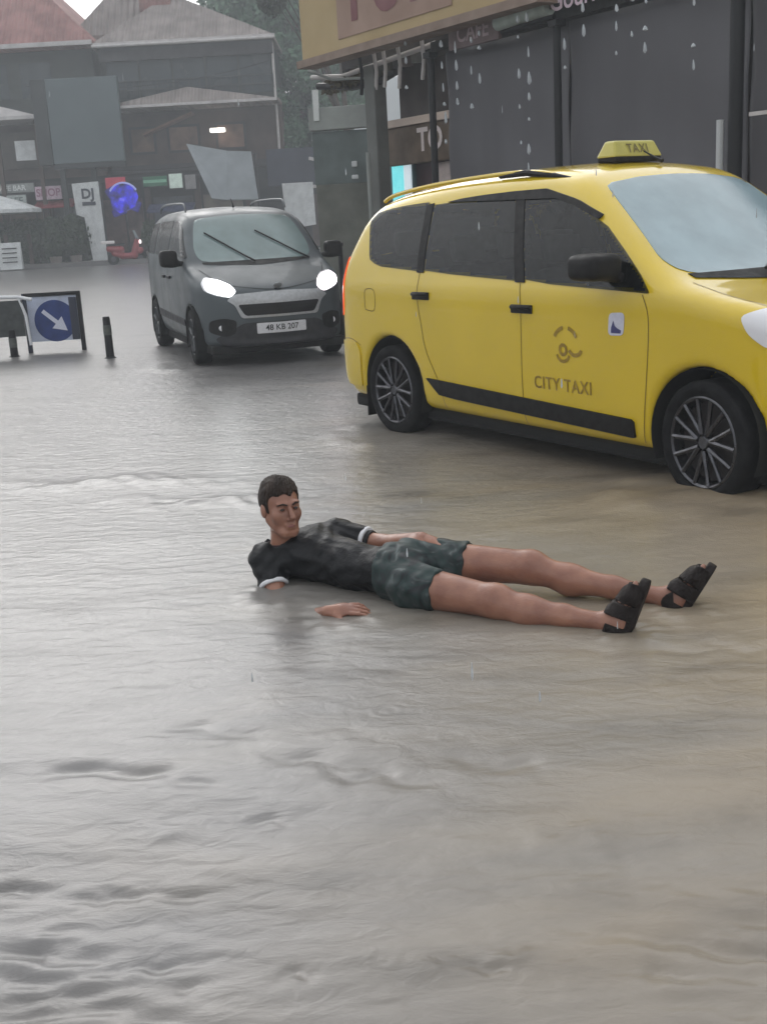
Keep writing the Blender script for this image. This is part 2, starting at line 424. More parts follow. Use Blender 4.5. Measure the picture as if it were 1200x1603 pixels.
def round_poly(poly, r=0.04, n=5):
    P = [np.array(p, float) for p in poly]; out = []
    for i in range(len(P)):
        a, b, c = P[i - 1], P[i], P[(i + 1) % len(P)]
        la, lc = np.linalg.norm(a - b), np.linalg.norm(c - b); q = min(r, la * .45, lc * .45)
        p0 = b + (a - b) / la * q; p1 = b + (c - b) / lc * q
        for k in range(n + 1):
            t = k / n; out.append((1 - t) ** 2 * p0 + 2 * t * (1 - t) * b + t * t * p1)
    return out

def patch(car, poly, m, parent, name, axis='R', off=0.004, rnd=0.03, nu=28, nv=20, skirt=0.012, smooth=True, arches=False):
    """thin panel lying on the body; outline in (x,z) for the sides, (y,z) for front/back, (x,y) for the top"""
    far_ = 1.6
    G = rows_fill(round_poly(poly, rnd) if rnd else poly, nu, nv).reshape(-1, 2)
    if axis in 'RL': s = -1 if axis == 'R' else 1; P = np.stack([G[:, 0], G[:, 0] * 0 + s * 1.0, G[:, 1]], 1); d = (0, -s, 0)
    elif axis == 'F': P = np.stack([G[:, 0] * 0 + car.fx, G[:, 0], G[:, 1]], 1); d = (-1, 0, 0); far_ = 3.2
    elif axis == 'B': P = np.stack([G[:, 0] * 0 + car.bx, G[:, 0], G[:, 1]], 1); d = (1, 0, 0)
    elif axis == 'T': P = np.stack([G[:, 0], G[:, 1], G[:, 0] * 0 + 2.0], 1); d = (0, 0, -1)
    fn = (lambda x, y, z: car.f(x, y, z, arches))
    d = np.array(d, float)
    top = project(fn, P, d, far=far_, off=off)
    V = np.vstack([top, top + d * (skirt)])
    F = []; n = len(top)
    for j in range(nv - 1):
        for i in range(nu - 1):
            a = j * nu + i; F.append((a, a + 1, a + nu + 1, a + nu)); 
    ring = [i for i in range(nu)] + [j * nu + nu - 1 for j in range(1, nv)] + [(nv - 1) * nu + i for i in range(nu - 2, -1, -1)] + [j * nu for j in range(nv - 2, 0, -1)]
    for k in range(len(ring)):
        a, b = ring[k], ring[(k + 1) % len(ring)]; F.append((a, b, b + n, a + n))
    o = mesh_obj(name, V, F, m, parent, smooth=smooth)
    bm = bmesh.new(); bm.from_mesh(o.data)
    bmesh.ops.remove_doubles(bm, verts=bm.verts, dist=0.0004)
    loose = [v for v in bm.verts if not v.link_faces]
    bmesh.ops.delete(bm, geom=loose, context='VERTS')
    bmesh.ops.recalc_face_normals(bm, faces=bm.faces)
    # outward check on the face nearest the middle
    bm.faces.ensure_lookup_table(); mid = max(bm.faces, key=lambda f: f.calc_area())
    if mid.normal.dot(Vector(d)) > 0: bmesh.ops.reverse_faces(bm, faces=bm.faces)
    bm.to_mesh(o.data); bm.free()
    try: o.data.set_sharp_from_angle(angle=math.radians(50))
    except Exception: pass
    return o

def strip_poly(pts, w):
    """outline of a thin line of width w through pts"""
    P = [np.array(p, float) for p in pts]; A = []; B = []
    for i in range(len(P)):
        t = P[min(i + 1, len(P) - 1)] - P[max(i - 1, 0)]; t /= np.linalg.norm(t); n = np.array([-t[1], t[0]])
        A.append(P[i] + n * w / 2); B.append(P[i] - n * w / 2)
    return A, B

def seam(car, pts, m, parent, axis='R', w=0.005, off=0.0016, name='panel_gap'):
    P = catmull(pts, 10, False); A, B = strip_poly(P, w)
    Q = np.array([list(a) for a in A] + [list(b) for b in B])
    if axis in 'RL': s = -1 if axis == 'R' else 1; W = np.stack([Q[:, 0], Q[:, 0] * 0 + s, Q[:, 1]], 1); d = (0, -s, 0)
    elif axis == 'F': W = np.stack([Q[:, 0] * 0 + car.fx, Q[:, 0], Q[:, 1]], 1); d = (-1, 0, 0)
    elif axis == 'T': W = np.stack([Q[:, 0], Q[:, 1], Q[:, 0] * 0 + 2.0], 1); d = (0, 0, -1)
    V = project(lambda x, y, z: car.f(x, y, z, False), W, d, far=1.6, off=off); n = len(P)
    return mesh_obj(name, V, [(i, i + 1, n + i + 1, n + i) for i in range(n - 1)], m, parent)

def wheel(parent, x, side, z, R, rim_r, w, mt, mr, md, y_out, style, steer=0.0):
    """one wheel: tyre mesh with rim and brake disc below it"""
    s = side
    M = Matrix.Translation((x, s * y_out, z)) @ Matrix.Rotation(steer, 4, 'Z') @ Matrix.Scale(s, 4, (0, 1, 0))
    t = MB().lathe([(rim_r, -w), (R * .93, -w + .005), (R, -w + .03), (R, -.03), (R * .985, -.014), (R * .95, -.003), (R * .86, 0.004), (rim_r + .012, -.004), (rim_r, -.012), (rim_r * .98, -.05), (rim_r, -w)], M, 48)
    ty = t.build('wheel', mt, parent, smooth=True)
    rm = MB().lathe([(rim_r + .004, -.012), (rim_r - .006, -.004), (rim_r - .016, -.012), (rim_r - .02, -.05), (rim_r - .03, -.15)], M, 48)
    rm.lathe([(0.001, -.012), (.03, -.010), (.038, -.02), (.04, -.05)], M, 24)
    if style == 'y':   # slim twin spokes fanning out in pairs
        for k in range(7):
            a = 2 * math.pi * k / 7 + .2
            for q in (-.23, .23):
                p0 = M @ Vector((.045 * math.cos(a), -.022, .045 * math.sin(a)))
                p1 = M @ Vector(((rim_r - .012) * math.cos(a + q), -.014, (rim_r - .012) * math.sin(a + q)))
                rm.tube([p0, p0.lerp(p1, .5), p1], [.015, .012, .013], 6)
    else:              # five broad spokes of a cover
        for k in range(7):
            a = 2 * math.pi * k / 7
            p0 = M @ Vector((.03 * math.cos(a), -.025, .03 * math.sin(a)))
            p1 = M @ Vector(((rim_r - .012) * math.cos(a), -.02, (rim_r - .012) * math.sin(a)))
            rm.tube([p0, p1], [.02, .026], 6)
    rm.build('rim', mr, ty, smooth=True)
    MB().lathe([(.001, -.07), (rim_r - .03, -.07), (rim_r - .03, -.09)], M, 32).build('brake_disc', md, ty, smooth=True)
    return ty

def liners(parent, car, xs, zc, m):
    for (x, _) in car.wheels:
        for s in (-1, 1):
            R = car.R - .004; mb = MB(); n = 26; V = []; F = []
            for k in range(n + 1):
                a = math.radians(-25) + math.radians(230) * k / n
                for (r, y) in ((R, .845), (R, .52), (0.02, .52)):
                    V.append((x + r * math.cos(a), s * y, zc + r * math.sin(a)))
            for k in range(n):
                for q in (0, 1): b = 3 * k + q; F.append((b, b + 1, b + 4, b + 3))
            mb.add(V, F); mb.build('wheel_arch_liner', m, parent, smooth=True)

M_YEL = mat('taxi_yellow', (.68, .48, .006), rough=.20, var=.07, scale=2.0, coat=.8, bump=.05, bscale=140)
M_GREY = mat('van_grey', (.075, .090, .098), rough=.45, var=.15, scale=3, coat=.15, bump=.03, bscale=90, metal=.1)
def glass(name, tint, film, fcol, ior=1.5, rough=.03):
    # clear tinted pane: see-through tint, a pale rainwater film with sky reflection painted into its colour, and the mirror reflection of the sky
    m = bpy.data.materials.new(name); m.use_nodes = True; nt = m.node_tree; nt.nodes.clear(); L = nt.links.new
    ou = N(nt, 'ShaderNodeOutputMaterial'); tr = N(nt, 'ShaderNodeBsdfTransparent'); tr.inputs[0].default_value = (*tint, 1)
    df = N(nt, 'ShaderNodeBsdfDiffuse'); df.inputs[0].default_value = (*fcol, 1); gl = N(nt, 'ShaderNodeBsdfGlossy'); gl.inputs['Roughness'].default_value = rough
    tc = N(nt, 'ShaderNodeTexCoord'); no = N(nt, 'ShaderNodeTexNoise'); no.inputs['Scale'].default_value = 5; no.inputs['Detail'].default_value = 5
    mp = N(nt, 'ShaderNodeMapping'); mp.inputs['Scale'].default_value = (1, 1, .45); L(tc.outputs['Object'], mp.inputs[0]); L(mp.outputs[0], no.inputs['Vector'])
    mr = N(nt, 'ShaderNodeMapRange'); L(no.outputs['Fac'], mr.inputs[0]); mr.inputs[1].default_value = .35; mr.inputs[2].default_value = .7; mr.inputs[3].default_value = film * .88; mr.inputs[4].default_value = film * 1.1
    n2 = N(nt, 'ShaderNodeTexNoise'); n2.inputs['Scale'].default_value = 60; L(mp.outputs[0], n2.inputs['Vector']); bp = N(nt, 'ShaderNodeBump'); bp.inputs['Strength'].default_value = .12; bp.inputs['Distance'].default_value = .01; L(n2.outputs['Fac'], bp.inputs['Height']); L(bp.outputs[0], gl.inputs['Normal'])
    m1 = N(nt, 'ShaderNodeMixShader'); L(mr.outputs[0], m1.inputs[0]); L(tr.outputs[0], m1.inputs[1]); L(df.outputs[0], m1.inputs[2])
    fr = N(nt, 'ShaderNodeFresnel'); fr.inputs['IOR'].default_value = ior
    m2 = N(nt, 'ShaderNodeMixShader'); L(fr.outputs[0], m2.inputs[0]); L(m1.outputs[0], m2.inputs[1]); L(gl.outputs[0], m2.inputs[2]); L(m2.outputs[0], ou.inputs[0]); return m
M_GLASS = glass('tinted_glass', (.30, .33, .34), .015, (.3, .32, .33), 1.45)
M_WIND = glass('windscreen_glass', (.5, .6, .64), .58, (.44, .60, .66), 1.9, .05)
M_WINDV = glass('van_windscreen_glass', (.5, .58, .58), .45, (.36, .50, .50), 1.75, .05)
M_CABIN = mat('cabin_lining', (.035, .035, .038), rough=.8, var=.3, scale=6)
M_SEAT = mat('seat_cloth', (.045, .045, .05), rough=.85, var=.4, scale=20)
M_HEADR = mat('headrest_cloth', (.16, .16, .17), rough=.85, var=.2, scale=20)

def cut_windows(V, Q, wins, margin=.014):
    C_ = V[Q].mean(1); bad = np.zeros(len(Q), bool)
    for poly, ax in wins:
        P = np.array(round_poly(poly, .03))
        if ax in 'RL': m_ = (sdf_poly(C_[:, 0], C_[:, 2], P) < -margin) & ((C_[:, 1] < -.3) if ax == 'R' else (C_[:, 1] > .3))
        else: m_ = (sdf_poly(C_[:, 1], C_[:, 2], P) < -margin) & ((C_[:, 0] > 1.6) if ax == 'TF' else (C_[:, 0] > -1.1) if ax == 'VF' else (C_[:, 0] < -.3))
        bad |= m_
    return Q[~bad]
def cabin(car, parent, wins, lo, hi, seats, dash_x, wheel_y):
    class In: pass
    i_ = In(); i_.f = lambda x, y, z, arches=True: smax(car.f(x, y, z, arches) + .03, .34 - z, .02)
    V, Q = body_mesh(i_, lo, hi, .035); mesh_obj('cabin_lining', V, cut_windows(V, Q, wins, .02), M_CABIN, parent)
    for (x, y, z) in seats:
        st_ = MB().box((x + .05, y, z), (.5, .48, .16), bev=.05).box((x - .20, y, z + .30), (.14, .46, .58), rot=Matrix.Rotation(-.22, 3, 'Y'), bev=.05).build('seat', M_SEAT, parent, smooth=True)
        MB().box((x - .30, y, z + .69), (.09, .26, .17), rot=Matrix.Rotation(-.15, 3, 'Y'), bev=.035).build('headrest', M_HEADR, st_, smooth=True)
    MB().box((dash_x, 0, .93), (.30, 1.35, .22), bev=.06).build('dashboard', M_TRIM, parent, smooth=True)
    w_ = Matrix.Translation((dash_x - .28, wheel_y, .95)) @ Matrix.Rotation(.45, 4, 'Y')
    MB().tube([tuple(w_ @ Vector((0, .18 * math.cos(a), .18 * math.sin(a)))) for a in np.linspace(0, 2 * math.pi, 25)], .014, 8, cap=False).build('steering_wheel', M_BLACK, parent, smooth=True)
    MB().tube([tuple(w_ @ Vector((0, -.17, 0))), tuple(w_ @ Vector((.03, 0, 0))), tuple(w_ @ Vector((0, .17, 0)))], .016, 6).build('wheel_spokes', M_BLACK, parent)
M_TRIM = mat('dark_plastic', (.014, .013, .013), rough=.55, spec=.25, var=.3, scale=20)
M_RUB = mat('tyre_rubber', (.010, .010, .011), rough=.8, spec=.2, bump=.15, bscale=60, var=.3, scale=15)
M_RIM = mat('rim_metal', (.11, .11, .12), rough=.3, metal=.85, var=.3, scale=20)
M_RIMD = mat('dark_rim', (.07, .075, .08), rough=.35, metal=.7, var=.3, scale=20)
M_DISC = mat('brake_metal', (.035, .03, .03), rough=.6, metal=.5)
M_UNDER = mat('underbody', (.01, .01, .01), rough=.9)
M_GAP = mat('gap_shadow', (.16, .10, .012), rough=.8)
M_GAPV = mat('gap_dark', (.015, .016, .016), rough=.8)
M_LENS = mat('lamp_lens', (.75, .75, .78), rough=.08, spec=.8, coat=1)
M_RED = mat('red_lens', (.45, .03, .01), rough=.15, coat=1, emit=(1, .12, .03), estr=.5)
M_CHROME = mat('brushed_trim', (.42, .43, .44), rough=.4, metal=.5, var=.15, scale=30)
M_WHITE = mat('white_paint', (.75, .76, .78), rough=.5, var=.1, scale=8)
M_PLATE = mat('number_plate', (.7, .7, .72), rough=.4, var=.12, scale=40)
M_BLACK = mat('black_paint', (.009, .009, .011), rough=.45, spec=.3)
M_LETT = mat('faded_lettering', (.36, .23, .02), rough=.6, var=.35, scale=25)

def wrap_text(car, V, Fc, x, z, m, parent, name, off=.003, lean=0.0, axis='R', face=1):
    """letters laid on the right flank: reading direction runs towards the nose"""
    if axis == 'R': W = np.stack([x + V[:, 0] + lean * V[:, 1], V[:, 0] * 0 - 1.0, z + V[:, 1]], 1); d = (0, 1, 0)
    else: W = np.stack([V[:, 0] * 0 + car.fx, x + V[:, 0], z + V[:, 1]], 1); d = (-1, 0, 0)
    P = project(lambda a, b, c: car.f(a, b, c, False), W, d, far=1.6, off=off)
    return mesh_obj(name, P, Fc, m, parent, smooth=False)
TAXI.fx, TAXI.bx = 3.9, -1.2
VAN.fx, VAN.bx = 1.1, -3.5

# ------------------------------------------------------------ the taxi
taxi = thing('taxi', 'yellow people carrier taxi with a lit-style roof sign, driving through the flood beside the man', 'taxi', (.8374, 8.4622, 0), -1.0124)
V, Q = body_mesh(TAXI, (-.9, -.92, .12), (3.7, .92, 1.8), .02)
TW = [[(-.285, 1.20), (-.16, 1.158), (.36, 1.128), (.30, 1.565), (.04, 1.555), (-.31, 1.525), (-.39, 1.46)], [(.395, 1.128), (1.385, 1.082), (1.20, 1.575), (.34, 1.55)],
      [(1.43, 1.080), (2.45, 1.036), (2.36, 1.127), (2.22, 1.238), (2.03, 1.375), (1.76, 1.50), (1.58, 1.56), (1.25, 1.578)]]
TWF = [(-.68, 1.145), (-.60, 1.12), (-.30, 1.105), (0, 1.10), (.30, 1.105), (.60, 1.12), (.68, 1.145), (.705, 1.20), (.63, 1.38), (.55, 1.60), (.25, 1.635), (0, 1.64), (-.25, 1.635), (-.55, 1.60), (-.63, 1.38), (-.705, 1.20)]
TWB = [(-.60, 1.2), (.60, 1.2), (.52, 1.52), (-.52, 1.52)]
twins = [(p, a) for p in TW for a in 'RL'] + [(TWF, 'TF'), (TWB, 'TB')]
mesh_obj('body', V, cut_windows(V, Q, twins), M_YEL, taxi)
cabin(TAXI, taxi, twins, (-.9, -.92, .3), (3.0, .92, 1.8), [(1.55, -.38, .55), (1.55, .38, .55), (.62, -.40, .56), (.62, 0, .56), (.62, .40, .56), (-.12, -.36, .60), (-.12, .36, .60)], 2.35, .38)
for s, ax in ((-1, 'R'), (1, 'L')):
    w1 = patch(TAXI, [(-.285, 1.20), (-.16, 1.158), (.36, 1.128), (.30, 1.565), (.04, 1.555), (-.31, 1.525), (-.39, 1.46)], M_GLASS, taxi, 'rear_quarter_window', ax, rnd=.025)
    w2 = patch(TAXI, [(.395, 1.128), (1.385, 1.082), (1.20, 1.575), (.34, 1.55)], M_GLASS, taxi, 'door_window', ax, rnd=.02)
    w3 = patch(TAXI, [(1.43, 1.080), (2.45, 1.036), (2.36, 1.127), (2.22, 1.238), (2.03, 1.375), (1.76, 1.50), (1.58, 1.56), (1.25, 1.578)], M_GLASS, taxi, 'door_window', ax, rnd=.02)
    patch(TAXI, [(.33, 1.12), (.405, 1.12), (.35, 1.556), (.275, 1.548)], M_TRIM, taxi, 'window_pillar', ax, off=.008, rnd=0, nu=4)
    patch(TAXI, [(1.365, 1.075), (1.45, 1.075), (1.27, 1.582), (1.19, 1.58)], M_TRIM, taxi, 'window_pillar', ax, off=.008, rnd=0, nu=4)
    patch(TAXI, [(.50, 1.543), (.50, 1.565), (1.0, 1.592), (1.45, 1.596), (1.75, 1.525), (1.98, 1.435), (1.96, 1.415), (1.72, 1.50), (1.42, 1.57), (1.0, 1.57)][::-1], M_TRIM, taxi, 'rain_deflector', ax, off=.013, rnd=0, nu=40, nv=14)
    patch(TAXI, [(.43, .435), (2.34, .372), (2.34, .27), (.57, .325)], M_TRIM, taxi, 'side_moulding', ax, off=.014, rnd=.015, skirt=.02)
    for pts in ([(1.41, 1.07), (1.43, .9), (1.43, .5), (1.42, .22)], [(2.40, 1.03), (2.45, .9), (2.44, .6), (2.40, .25)], [(.36, 1.12), (.36, .95), (.40, .78), (.44, .62), (.56, .42), (.60, .24)],
                [(-.78, .62), (-.55, .64), (-.40, .60)], [(-.30, .86), (-.18, .86), (-.18, .99), (-.30, .99), (-.30, .86)]):
        seam(TAXI, pts, M_GAP, taxi, ax)
    patch(TAXI, [(3.02, .945), (3.12, .985), (3.30, .965), (3.42, .90), (3.45, .82), (3.30, .78), (3.16, .80), (3.07, .86)], M_LENS, taxi, 'headlight', ax, off=.006, rnd=.03)
    patch(TAXI, [(-.70, 1.22), (-.60, 1.22), (-.66, .80), (-.77, .80)], M_RED, taxi, 'tail_light', ax, off=.006, rnd=.02)
    patch(TAXI, [(-.85, .62), (-.45, .62), (-.40, .55), (-.42, .30), (-.8, .30)], M_YEL, taxi, 'rear_bumper', ax, off=.010, rnd=.02)
    for hx, hz in ((.40, .978), (1.44, .93)):
        mb = MB(); yy = float(project(lambda a, b, c: TAXI.f(a, b, c, False), [(hx, s, hz)], (0, -s, 0), 1.6)[0][1])
        mb.box((hx, yy + s * .004, hz - .006), (.19, .012, .05), bev=.005)
        mb.tube([(hx - .085, yy + s * .012, hz + .004), (hx - .05, yy + s * .034, hz + .006), (hx + .05, yy + s * .034, hz + .006), (hx + .085, yy + s * .012, hz + .004)], .012, 8)
        mb.build('door_handle', M_TRIM, taxi, smooth=True)
    # mirror
    X, Y, Z, o = grid_of((1.85, -1.12, .98), (2.3, -.78, 1.25), .012)
    Fm = ((((X - 2.02) / .11) ** 4 + ((Y + .985) / .12) ** 4 + ((Z - 1.125) / .070) ** 4) ** .25 - 1) * .085
    Fm = smax(Fm, -(X - 1.935), .02); fa = np.hypot(X - 2.07, Z - 1.06 - (np.clip(-.87 - Y, 0, .1)) * .3) - .028; fa = np.maximum(fa, np.maximum(Y + .83, -.97 - Y)); Fm = smin(Fm, fa, .03)
    Vm, Qm = snet(Fm, o, .012)
    if s > 0: Vm = Vm * [1, -1, 1]; Qm = Qm[:, ::-1]
    mesh_obj('wing_mirror', Vm * [1.12, .97, 1.0] + [-.10, -.01, .05], Qm, M_TRIM, taxi)
    # roof rail
    pts = [(-.35, s * .61, 1.59), (-.20, s * .61, 1.63), (.3, s * .61, 1.675), (1.0, s * .605, 1.70), (1.32, s * .60, 1.69), (1.50, s * .595, 1.655)]
    rl = MB().tube([tuple(p) for p in catmull(pts, 6, False)], 0.014, 8).build('roof_rail', M_YEL, taxi, smooth=True)
    MB().tube([(.95, s * .605, 1.685), (1.2, s * .605, 1.695), (1.45, s * .60, 1.665), (1.60, s * .59, 1.640)], [.012, .02, .016, .008], 8).build('rail_foot', M_TRIM, rl, smooth=True)
    for wx, st in ((0, 0), (2.81, -.10)):
        wheel(taxi, wx, s, .31, .312, .233, .20, M_RUB, M_RIM, M_DISC, .858, 'y', steer=st)
    # mud flap
    MB().box((-.36, s * .76, .20), (.012, .17, .22), bev=.003).build('mud_flap', M_TRIM, taxi)
liners(taxi, TAXI, None, .33, M_UNDER)
patch(TAXI, [*TWF], M_WIND, taxi, 'windscreen', 'F', rnd=.04, nu=40, nv=26)
patch(TAXI, [(-.66, 1.125), (0, 1.090), (.66, 1.125), (.66, 1.10), (0, 1.068), (-.66, 1.10)], M_TRIM, taxi, 'scuttle', 'F', off=.006, rnd=0, nu=30, nv=6)
patch(TAXI, [(-.60, 1.2), (.60, 1.2), (.52, 1.52), (-.52, 1.52)], M_GLASS, taxi, 'rear_window', 'B', rnd=.06)
patch(TAXI, [(-.42, .52), (.42, .52), (.36, .36), (-.36, .36)], M_TRIM, taxi, 'lower_grille', 'F', rnd=.04)
patch(TAXI, [(-.46, .82), (.46, .82), (.42, .72), (-.42, .72)], M_TRIM, taxi, 'grille', 'F', rnd=.03)
patch(TAXI, [(-.26, .62), (.26, .62), (.26, .51), (-.26, .51)], M_PLATE, taxi, 'number_plate', 'F', rnd=.01, off=.012)
for s in (-1, 1):
    seam(TAXI, [(2.62, s * .72), (2.95, s * .735), (3.25, s * .68), (3.42, s * .5)], M_GAP, taxi, 'T')
MB().box((1.37, 0, .17), (4.1, 1.5, .1), bev=.03).build('underbody', M_UNDER, taxi)
for s in (-.3, .25):
    MB().tube([(2.72, s, 1.13), (2.55, s + .25, 1.155), (2.50, s + .5, 1.17)], .008, 6).build('wiper', M_BLACK, taxi)
# roof sign
mb = MB()
base = [(-.08, -.20), (.08, -.20), (.08, .20), (-.08, .20)]; topq = [(-.045, -.16), (.045, -.16), (.045, .16), (-.045, .16)]
bm_V = [(1.44 + x, y, 1.755) for x, y in base] + [(1.44 + x, y, 1.85) for x, y in topq]
mb.add(bm_V, [(3, 2, 1, 0), (4, 5, 6, 7)] + [(i, (i + 1) % 4, (i + 1) % 4 + 4, i + 4) for i in range(4)])
M_SIGN = mat('roof_sign_plastic', (.50, .45, .10), rough=.35, var=.1, scale=10)
sg = mb.build('roof_sign', M_SIGN, taxi)
md = sg.modifiers.new('bevel', 'BEVEL'); md.width = .012; md.segments = 2
MB().box((1.44, 0, 1.75), (.15, .38, .045), bev=.01).build('sign_foot', M_TRIM, sg)
Vt, Ft = text_mesh('TAXI', .072, bold=.001, spacing=1.12)
k = .045 / .11; M_SL = mat('sign_lettering', (.16, .13, .04), rough=.6)
for sgn in (1, -1):
    W = [(1.44 + sgn * (.08 - (y + .047) * k + .009), sgn * x, 1.755 + y + .047) for x, y, z in Vt]
    mesh_obj('sign_lettering', W, Ft, M_SL, sg, smooth=False)
MB().tube([(1.66, .05, 1.72), (1.62, .05, 1.735), (1.50, .05, 1.79)], [.013, .008, .003], 8).build('antenna', M_BLACK, taxi, smooth=True)
# door writing
Vt, Ft = text_mesh('CITY TAXI', .102, bold=.0015, spacing=1.1)
Vt = Vt * [.95, 1, 1]
wrap_text(TAXI, Vt, Ft, 1.785, .505, M_LETT, taxi, 'door_lettering')
# round emblem: two arcs over a small winged figure
mb = MB()
def arc(cx, cz, r, a0, a1, w, n=10):
    V = []; F = []
    for k in range(n + 1):
        a = math.radians(a0 + (a1 - a0) * k / n)
        V += [(cx + (r - w / 2) * math.cos(a), cz + (r - w / 2) * math.sin(a), 0), (cx + (r + w / 2) * math.cos(a), cz + (r + w / 2) * math.sin(a), 0)]
    for k in range(n): F.append((2 * k, 2 * k + 1, 2 * k + 3, 2 * k + 2))
    return V, F
for a in ((1.82, .73, .105, 30, 78, .022), (1.82, .73, .105, 102, 150, .022), (1.80, .71, .028, 0, 360, .02), (1.80, .70, .055, 200, 340, .018), (1.90, .745, .06, 215, 330, .022)):
    mb.add(*arc(*a))
VV = np.array(mb.V); VV = np.stack([VV[:, 0], VV[:, 1], VV[:, 2]], 1)
Vp = project(lambda a, b, c: TAXI.f(a, b, c, False), np.stack([VV[:, 0], VV[:, 0] * 0 - 1, VV[:, 1]], 1), (0, 1, 0), 1.6, .003)
mesh_obj('door_emblem', Vp, mb.F, M_LETT, taxi, smooth=False)
st = patch(TAXI, [(2.165, .93), (2.28, .935), (2.275, .815), (2.16, .81)], mat('sticker_white', (.62, .62, .72), rough=.5, var=.15, scale=25), taxi, 'door_sticker', 'R', off=.003, rnd=.03, skirt=.002)
patch(TAXI, [(2.185, .85), (2.20, .89), (2.215, .855), (2.26, .845), (2.255, .825), (2.185, .825)], mat('sticker_ink', (.05, .05, .16), rough=.5), st, 'sticker_print', 'R', off=.0055, rnd=0, skirt=.001, nu=12, nv=10)

# ------------------------------------------------------------ the grey van
van = thing('delivery_van', 'dark grey small van with both headlights lit, driving towards the camera through the flood', 'van', (-1.219, 13.1927, 0), -1.24055)
V, Q = body_mesh(VAN, (-3.25, -.9, .12), (.85, .9, 1.8), .022)
VW = [[(-1.28, 1.165), (-.30, 1.15), (-.42, 1.24), (-.72, 1.47), (-.92, 1.555), (-1.28, 1.575)], [(-2.28, 1.18), (-1.36, 1.165), (-1.36, 1.575), (-2.28, 1.575)], [(-2.96, 1.20), (-2.38, 1.18), (-2.38, 1.57), (-2.86, 1.54)]]
VWF = [(-.65, 1.145), (-.60, 1.105), (-.30, 1.085), (0, 1.078), (.30, 1.085), (.60, 1.105), (.65, 1.145), (.67, 1.24), (.61, 1.45), (.55, 1.575), (.25, 1.60), (0, 1.605), (-.25, 1.60), (-.55, 1.575), (-.61, 1.45), (-.67, 1.24)]
vwins = [(p, a) for p in VW for a in 'RL'] + [(VWF, 'VF')]
mesh_obj('body', V, cut_windows(V, Q, vwins), M_GREY, van)
cabin(VAN, van, vwins, (-3.25, -.9, .3), (.3, .9, 1.8), [(-1.15, -.36, .58), (-1.15, .36, .58), (-2.1, -.36, .58), (-2.1, .36, .58)], -.30, .36)
M_EML = mat('lit_headlight', (.8, .85, .9), rough=.1, emit=(.95, 1, 1), estr=4.5)
M_EMR = mat('lit_headlight_warm', (.9, .8, .85), rough=.1, emit=(1, .86, .90), estr=4.5)
M_LOW = mat('van_lower_plastic', (.03, .03, .034), rough=.6, var=.25, scale=14)
